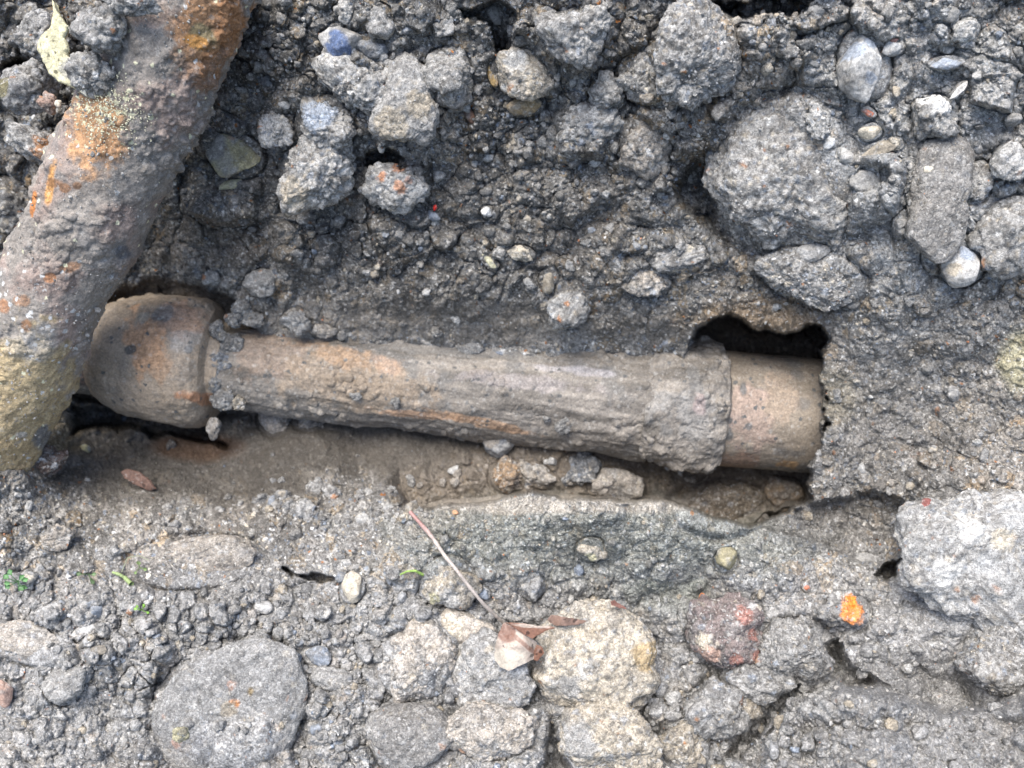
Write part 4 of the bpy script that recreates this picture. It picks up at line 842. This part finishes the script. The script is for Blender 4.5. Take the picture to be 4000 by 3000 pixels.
def leaf(name, outline, fold, c, seed, curl):
    return sheet(name, outline, lambda x, y: base_h + .004 + fold(x, y), .0006, c, seed, M_PLANT, parent=twig, jitter=.03, patches=curl)
leaf('leaf', [(1088,1344),(1100,1350),(1120,1362),(1150,1380),(1160,1388),(1156,1410),(1152,1424),(1124,1438),(1098,1449),(1080,1440),(1068,1425),(1070,1395),(1076,1370)],
     lambda x, y: .010 * np.sin((x - 1070) / 28.) * sstep(1344, 1400, y) + .004 * np.sin((x - y * .4) / 9) * .3, col(.36,.30,.25), 711, ((1095,1370,18,24,-10,col(.16,.075,.05),.85),(1128,1388,34,5,40,col(.18,.09,.06),.7),(1095,1425,34,26,0,col(.50,.45,.37),.8)))
leaf('leaf', [(1090,1344),(1130,1346),(1160,1352),(1190,1352),(1200,1356),(1180,1362),(1150,1380),(1130,1370),(1105,1352)], lambda x, y: .006 + .0002 * (x - 1100) * .2, col(.17,.085,.055), 712, ((1150,1352,50,5,3,col(.40,.34,.28),.8),))
leaf('leaf', [(1160,1392),(1172,1398),(1176,1410),(1162,1428),(1150,1424),(1154,1405)], lambda x, y: .002 + 0 * x, col(.16,.075,.045), 713, ())
dl = sheet('dead_leaf', [(1182,1340),(1190,1328),(1205,1330),(1225,1334),(1250,1338),(1270,1340),(1248,1350),(1225,1352),(1200,1352)], lambda x, y: surf_at(1225, 1340, 16) + .004 + .003 * np.sin(x / 8.), .0006, col(.20,.13,.10), 720, M_PLANT)
tag(dl, 'shrivelled dark brown leaf scrap between the twig and the beige boulder', 'leaf')
d2 = sheet('dead_leaf', [(1318,1300),(1328,1296),(1334,1302),(1345,1308),(1356,1316),(1340,1314),(1322,1308)], lambda x, y: surf_at(1335, 1306, 10) + .004 + 0 * x, .0007, col(.17,.08,.06), 721, M_PLANT)
tag(d2, 'small dark red brown leaf scrap behind the top of the beige boulder', 'leaf')

def sprig(px, py, sc, label, c, seed, nl=7, group=None):
    rs = np.random.RandomState(seed); h = surf_at(px, py) + .002; p0 = Pt(px, py, h)
    e = empty('seedling', p0, label, 'seedling')
    if group: e['group'] = group
    for i in range(nl):
        a = rs.rand() * 6.28; L_ = sc * rs.uniform(.5, 1.1); q = p0 + np.array([math.cos(a) * L_, math.sin(a) * L_, sc * rs.uniform(.3, .9)])
        mid = (p0 + q) / 2 + [0, 0, sc * .2]
        stalk('stem', [p0, mid, q], .00035, .0003, c * .8, seed + i, parent=e, n=24)
        d_ = np.array([math.cos(a), math.sin(a), .15]); s_ = np.array([-math.sin(a), math.cos(a), rs.uniform(-.5, .5)])
        # blade: curved grid with thickness
        t = np.linspace(0, 1, 14); w_ = np.linspace(-1, 1, 7); T, Wd = np.meshgrid(t, w_, indexing='ij')
        wid = np.sin(np.pi * np.clip(T, .02, .98)) ** .7 * sc * .30 * (1 + .2 * np.sin(T * 14))
        B = q + d_ * (T * sc * .75)[..., None] + s_ * (Wd * wid)[..., None] + np.array([0, 0, 1.]) * ((Wd ** 2) * sc * .12 - T ** 2 * sc * .15)[..., None]
        B2 = B - [0, 0, .00025]; i_ = np.arange(98).reshape(14, 7)
        q1 = np.stack([i_[:-1, :-1], i_[1:, :-1], i_[1:, 1:], i_[:-1, 1:]], -1).reshape(-1, 4)
        bd = np.concatenate([i_[0], i_[1:, -1], i_[-1, :-1][::-1], i_[1:-1, 0][::-1]]); F = np.vstack([q1, q1[:, ::-1] + 98, np.stack([bd, bd + 98, np.roll(bd, -1) + 98, np.roll(bd, -1)], -1)])
        V_ = np.vstack([B.reshape(-1, 3), B2.reshape(-1, 3)]); link_mesh('leaf', V_, F, np.broadcast_to(c, V_.shape) * rs.uniform(.75, 1.3), M_PLANT, e)
    return e
sprig(40, 1256, .0075, 'tiny green seedling with ragged leaves at the edge of the near slope', col(.10,.22,.08), 801, 8)
sprig(192, 1240, .006, 'tiny dull green seedling beside an orange chip on the near slope', col(.09,.15,.06), 802, 5)
sprig(308, 1318, .0042, 'tiny bright green seedling lowest on the near slope', col(.16,.30,.05), 803, 5)
sprig(302, 1160+65, .0045, 'wiry pale green seedling on the smooth earth mound', col(.15,.21,.08), 804, 6)
bl = [Pt(x, y, surf_at(x, y) + d) for x, y, d in ((865,1241,.002),(880,1234,.006),(897,1233,.008),(914,1242,.004))]
tag(stalk('grass_blade', bl, .0008, .0014, col(.24,.36,.09), 811, n=60), 'short bright green blade lying beside the rounded stone near the twig', 'grass blade')
bl = [Pt(x, y, surf_at(x, y) + d) for x, y, d in ((243,1236,.003),(258,1241,.006),(270,1248,.006),(284,1262,.003))]
tag(stalk('grass_blade', bl, .0012, .0022, col(.26,.33,.14), 812, n=60), 'pale withered green blade on the near slope by the smooth mound', 'grass blade')
rt = [Pt(x, y, ground_at(x, y) + .004) for x, y in ((712,1596+0),(716,1580),(712,1562),(718,1548))]
bl = [Pt(x, y, surf_at(x, y) + d) for x, y, d in ((263,1236,.004),(275,1205,.012),(300,1200,.014),(322,1210,.008))]
tag(stalk('root_hair', bl, .0005, .0004, col(.22,.24,.16), 813, n=60), 'fine pale looping root fibre over the smooth earth mound', 'root')

for i,(x0_,y0_,x1_,y1_) in enumerate(((1628,684,1634,706),(1690,694,1697,716))):
    o_ = stalk('root', [Pt(x0_, y0_, -.035), Pt((x0_ + x1_) / 2 + 4, (y0_ + y1_) / 2, -.034), Pt(x1_, y1_, -.045)], .0016, .0005, col(.17,.125,.08), 830 + i, n=40, lum=.35)
    tag(o_, ('short brown root hanging from the roof of the cavity, over the collar', 'short brown root hanging from the roof of the cavity, over the smooth pipe end')[i], 'root', 'roots hanging in the cavity mouth')
# ------------------------------------------------------------------ loose grains, uncountable
rs = np.random.RandomState(5)
N = 90000
jj = rs.randint(60, nx - 60, N * 2); ii = rs.randint(50, ny - 50, N * 2)
keep = rs.rand(N * 2) < (crumb[ii, jj] * .9 + .08) * AL[6:-6, 6:-6][ii, jj] * (.5 + .5 * (1 - mp[ii, jj])) * (1 - .8 * damp[ii, jj])
ii, jj = ii[keep][:N], jj[keep][:N]
Pg = np.stack([GU[ii, jj], GVv[ii, jj], GH[ii, jj]], 1); Cg = GC[ii, jj]; wg = np.ones(len(Pg))
for p_, w_ in grit_pts: Pg = np.vstack([Pg, p_]); Cg = np.vstack([Cg, np.broadcast_to(SOIL * 1.15, p_.shape)]); wg = np.r_[wg, w_]
# yellow sand spilled on the leaning pipe
n_s = 900; sx = rs.normal(235, 48, n_s); sy = rs.normal(245, 34, n_s) ; lax = (lb - la) / np.linalg.norm(lb - la)
def on_lean(x, y):
    o = np.array([0, 0, D]); d_ = np.array([(x - CX) * S, (CY - y) * S, -D]); d_ /= np.linalg.norm(d_)
    w0 = o - la; a_ = d_ - (d_ @ lax) * lax; b_ = w0 - (w0 @ lax) * lax
    A, B, Cc = a_ @ a_, 2 * a_ @ b_, b_ @ b_ - .0515 ** 2; disc = B * B - 4 * A * Cc
    return None if disc < 0 else o + d_ * (-B - math.sqrt(disc)) / (2 * A)
sand = [on_lean(x, y) for x, y in zip(sx, sy)]; sand = np.array([s for s in sand if s is not None])
ex_ = [on_lean(*q) for q in zip(rs.uniform(0, 480, 2500), rs.uniform(0, 1000, 2500))]; ex_ = np.array([e for e in ex_ if e is not None])
tpl, tf = ico(2); tpl, tf = ico(1) if True else (tpl, tf)
def grains(name, P, Cc, size, seed, label, cat):
    rs = np.random.RandomState(seed); n = len(P)
    k = tpl[None] * (1 + rs.uniform(-.3, .3, (n, len(tpl), 1))) * rs.uniform(.55, 1.2, (n, 1, 3))
    q = rs.normal(size=(n, 4)); q /= np.linalg.norm(q, axis=1, keepdims=True); w_, x_, y_, z_ = q.T
    R = np.stack([1-2*(y_*y_+z_*z_), 2*(x_*y_-z_*w_), 2*(x_*z_+y_*w_), 2*(x_*y_+z_*w_), 1-2*(x_*x_+z_*z_), 2*(y_*z_-x_*w_), 2*(x_*z_-y_*w_), 2*(y_*z_+x_*w_), 1-2*(x_*x_+y_*y_)], -1).reshape(n, 3, 3)
    V_ = np.einsum('nij,nkj->nki', R, k) * size[:, None, None] + P[:, None]
    F = (tf[None] + (np.arange(n) * len(tpl))[:, None, None]).reshape(-1, 3)
    ob = link_mesh(name, V_.reshape(-1, 3), F, np.repeat(Cc, len(tpl), 0), M_ROCK, smooth=False)
    return tag(ob, label, cat, kind='stuff')
def rubble(n, seed):
    rs = np.random.RandomState(seed); w_ = (rough_m * 1.0 + .10 + .25 * sstep(560, 300, PY) + .12 * sstep(1150, 1300, PY)) * (1 - .7 * smooth_m) * (1 - .75 * damp) * (1 - mp)
    j_ = rs.randint(60, nx - 60, n * 12); i_ = rs.randint(50, ny - 50, n * 12); k_ = rs.rand(n * 12) < w_[i_, j_] * (.4 + .6 * (fbm(UV[i_, j_] / .03, 91, 3) > 0)); i_, j_ = i_[k_][:n], j_[k_][:n]
    t_, f_ = ico(3); m = len(i_); R_ = np.clip(np.exp(rs.normal(math.log(.0021), .5, m)), .0010, .0065)
    P_ = np.stack([GU[i_, j_], GVv[i_, j_], GH[i_, j_] + R_ * .25], 1)
    sc = rs.uniform(.65, 1.2, (m, 1, 3)); N_ = t_[None] + rs.rand(m, 1, 3) * 50
    r_ = 1 + .38 * vnoise(N_ * 1.3, seed) + .22 * vnoise(N_ * 2.9, seed + 1) + .10 * vnoise(N_ * 6, seed + 2)
    V_ = t_[None] * r_[..., None] * sc * R_[:, None, None] + P_[:, None]
    F_ = (f_[None] + (np.arange(m) * len(t_))[:, None, None]).reshape(-1, 3)
    c_ = GC[i_, j_] * .5 + SOIL * .5; q_ = rs.rand(m, 1); c_ = c_ * rs.uniform(.75, 1.3, (m, 1)); c_ = np.where(q_ < .06, BEIGE * .8, np.where(q_ < .12, LIGHT * .85, np.where(q_ < .15, BLUE, c_)))
    o_ = link_mesh('rubble', V_.reshape(-1, 3), F_, np.repeat(c_, len(t_), 0), M_SOIL)
    tag(o_, 'small crumbled lumps of soil lying loose over the dug earth', 'rubble', kind='stuff')
rubble(4600, 41)
sz = np.exp(rs.normal(math.log(.00046), .48, len(Pg))) * np.where(wg > 1.3, 1.25, 1); sz = np.clip(sz, .0003, .0032)
r = rs.rand(len(Pg)); cg = Cg * rs.uniform(.65, 1.55, (len(Pg), 1))
for lo, hi, c in ((0, .12, GREY), (.12, .15, LIGHT), (.15, .158, WHITE), (.175, .19, BEIGE), (.20, .206, col(.40,.19,.11)), (.212, .235, BLUE), (.24, .246, CREAM)):
    m_ = (r >= lo * 1.) & (r < hi); cg[m_] = c * rs.uniform(.75, 1.2, (m_.sum(), 1))
m_ = wg > 1.3; cg[m_] *= 1.25
grains('gravel', Pg, cg, sz, 6, 'loose grains of grit and crumbled soil scattered over the dug earth', 'grit')
grains('sand', np.vstack([sand, ex_]), np.vstack([col(.60,.58,.42) * rs.uniform(.7, 1.1, (len(sand), 1)), SOIL * rs.uniform(.6, 1.7, (len(ex_), 1))]), np.r_[np.exp(rs.normal(math.log(.0006), .35, len(sand))), np.exp(rs.normal(math.log(.0006), .5, len(ex_)))], 7, 'pale yellow sand grains spilled on the leaning pipe', 'sand')
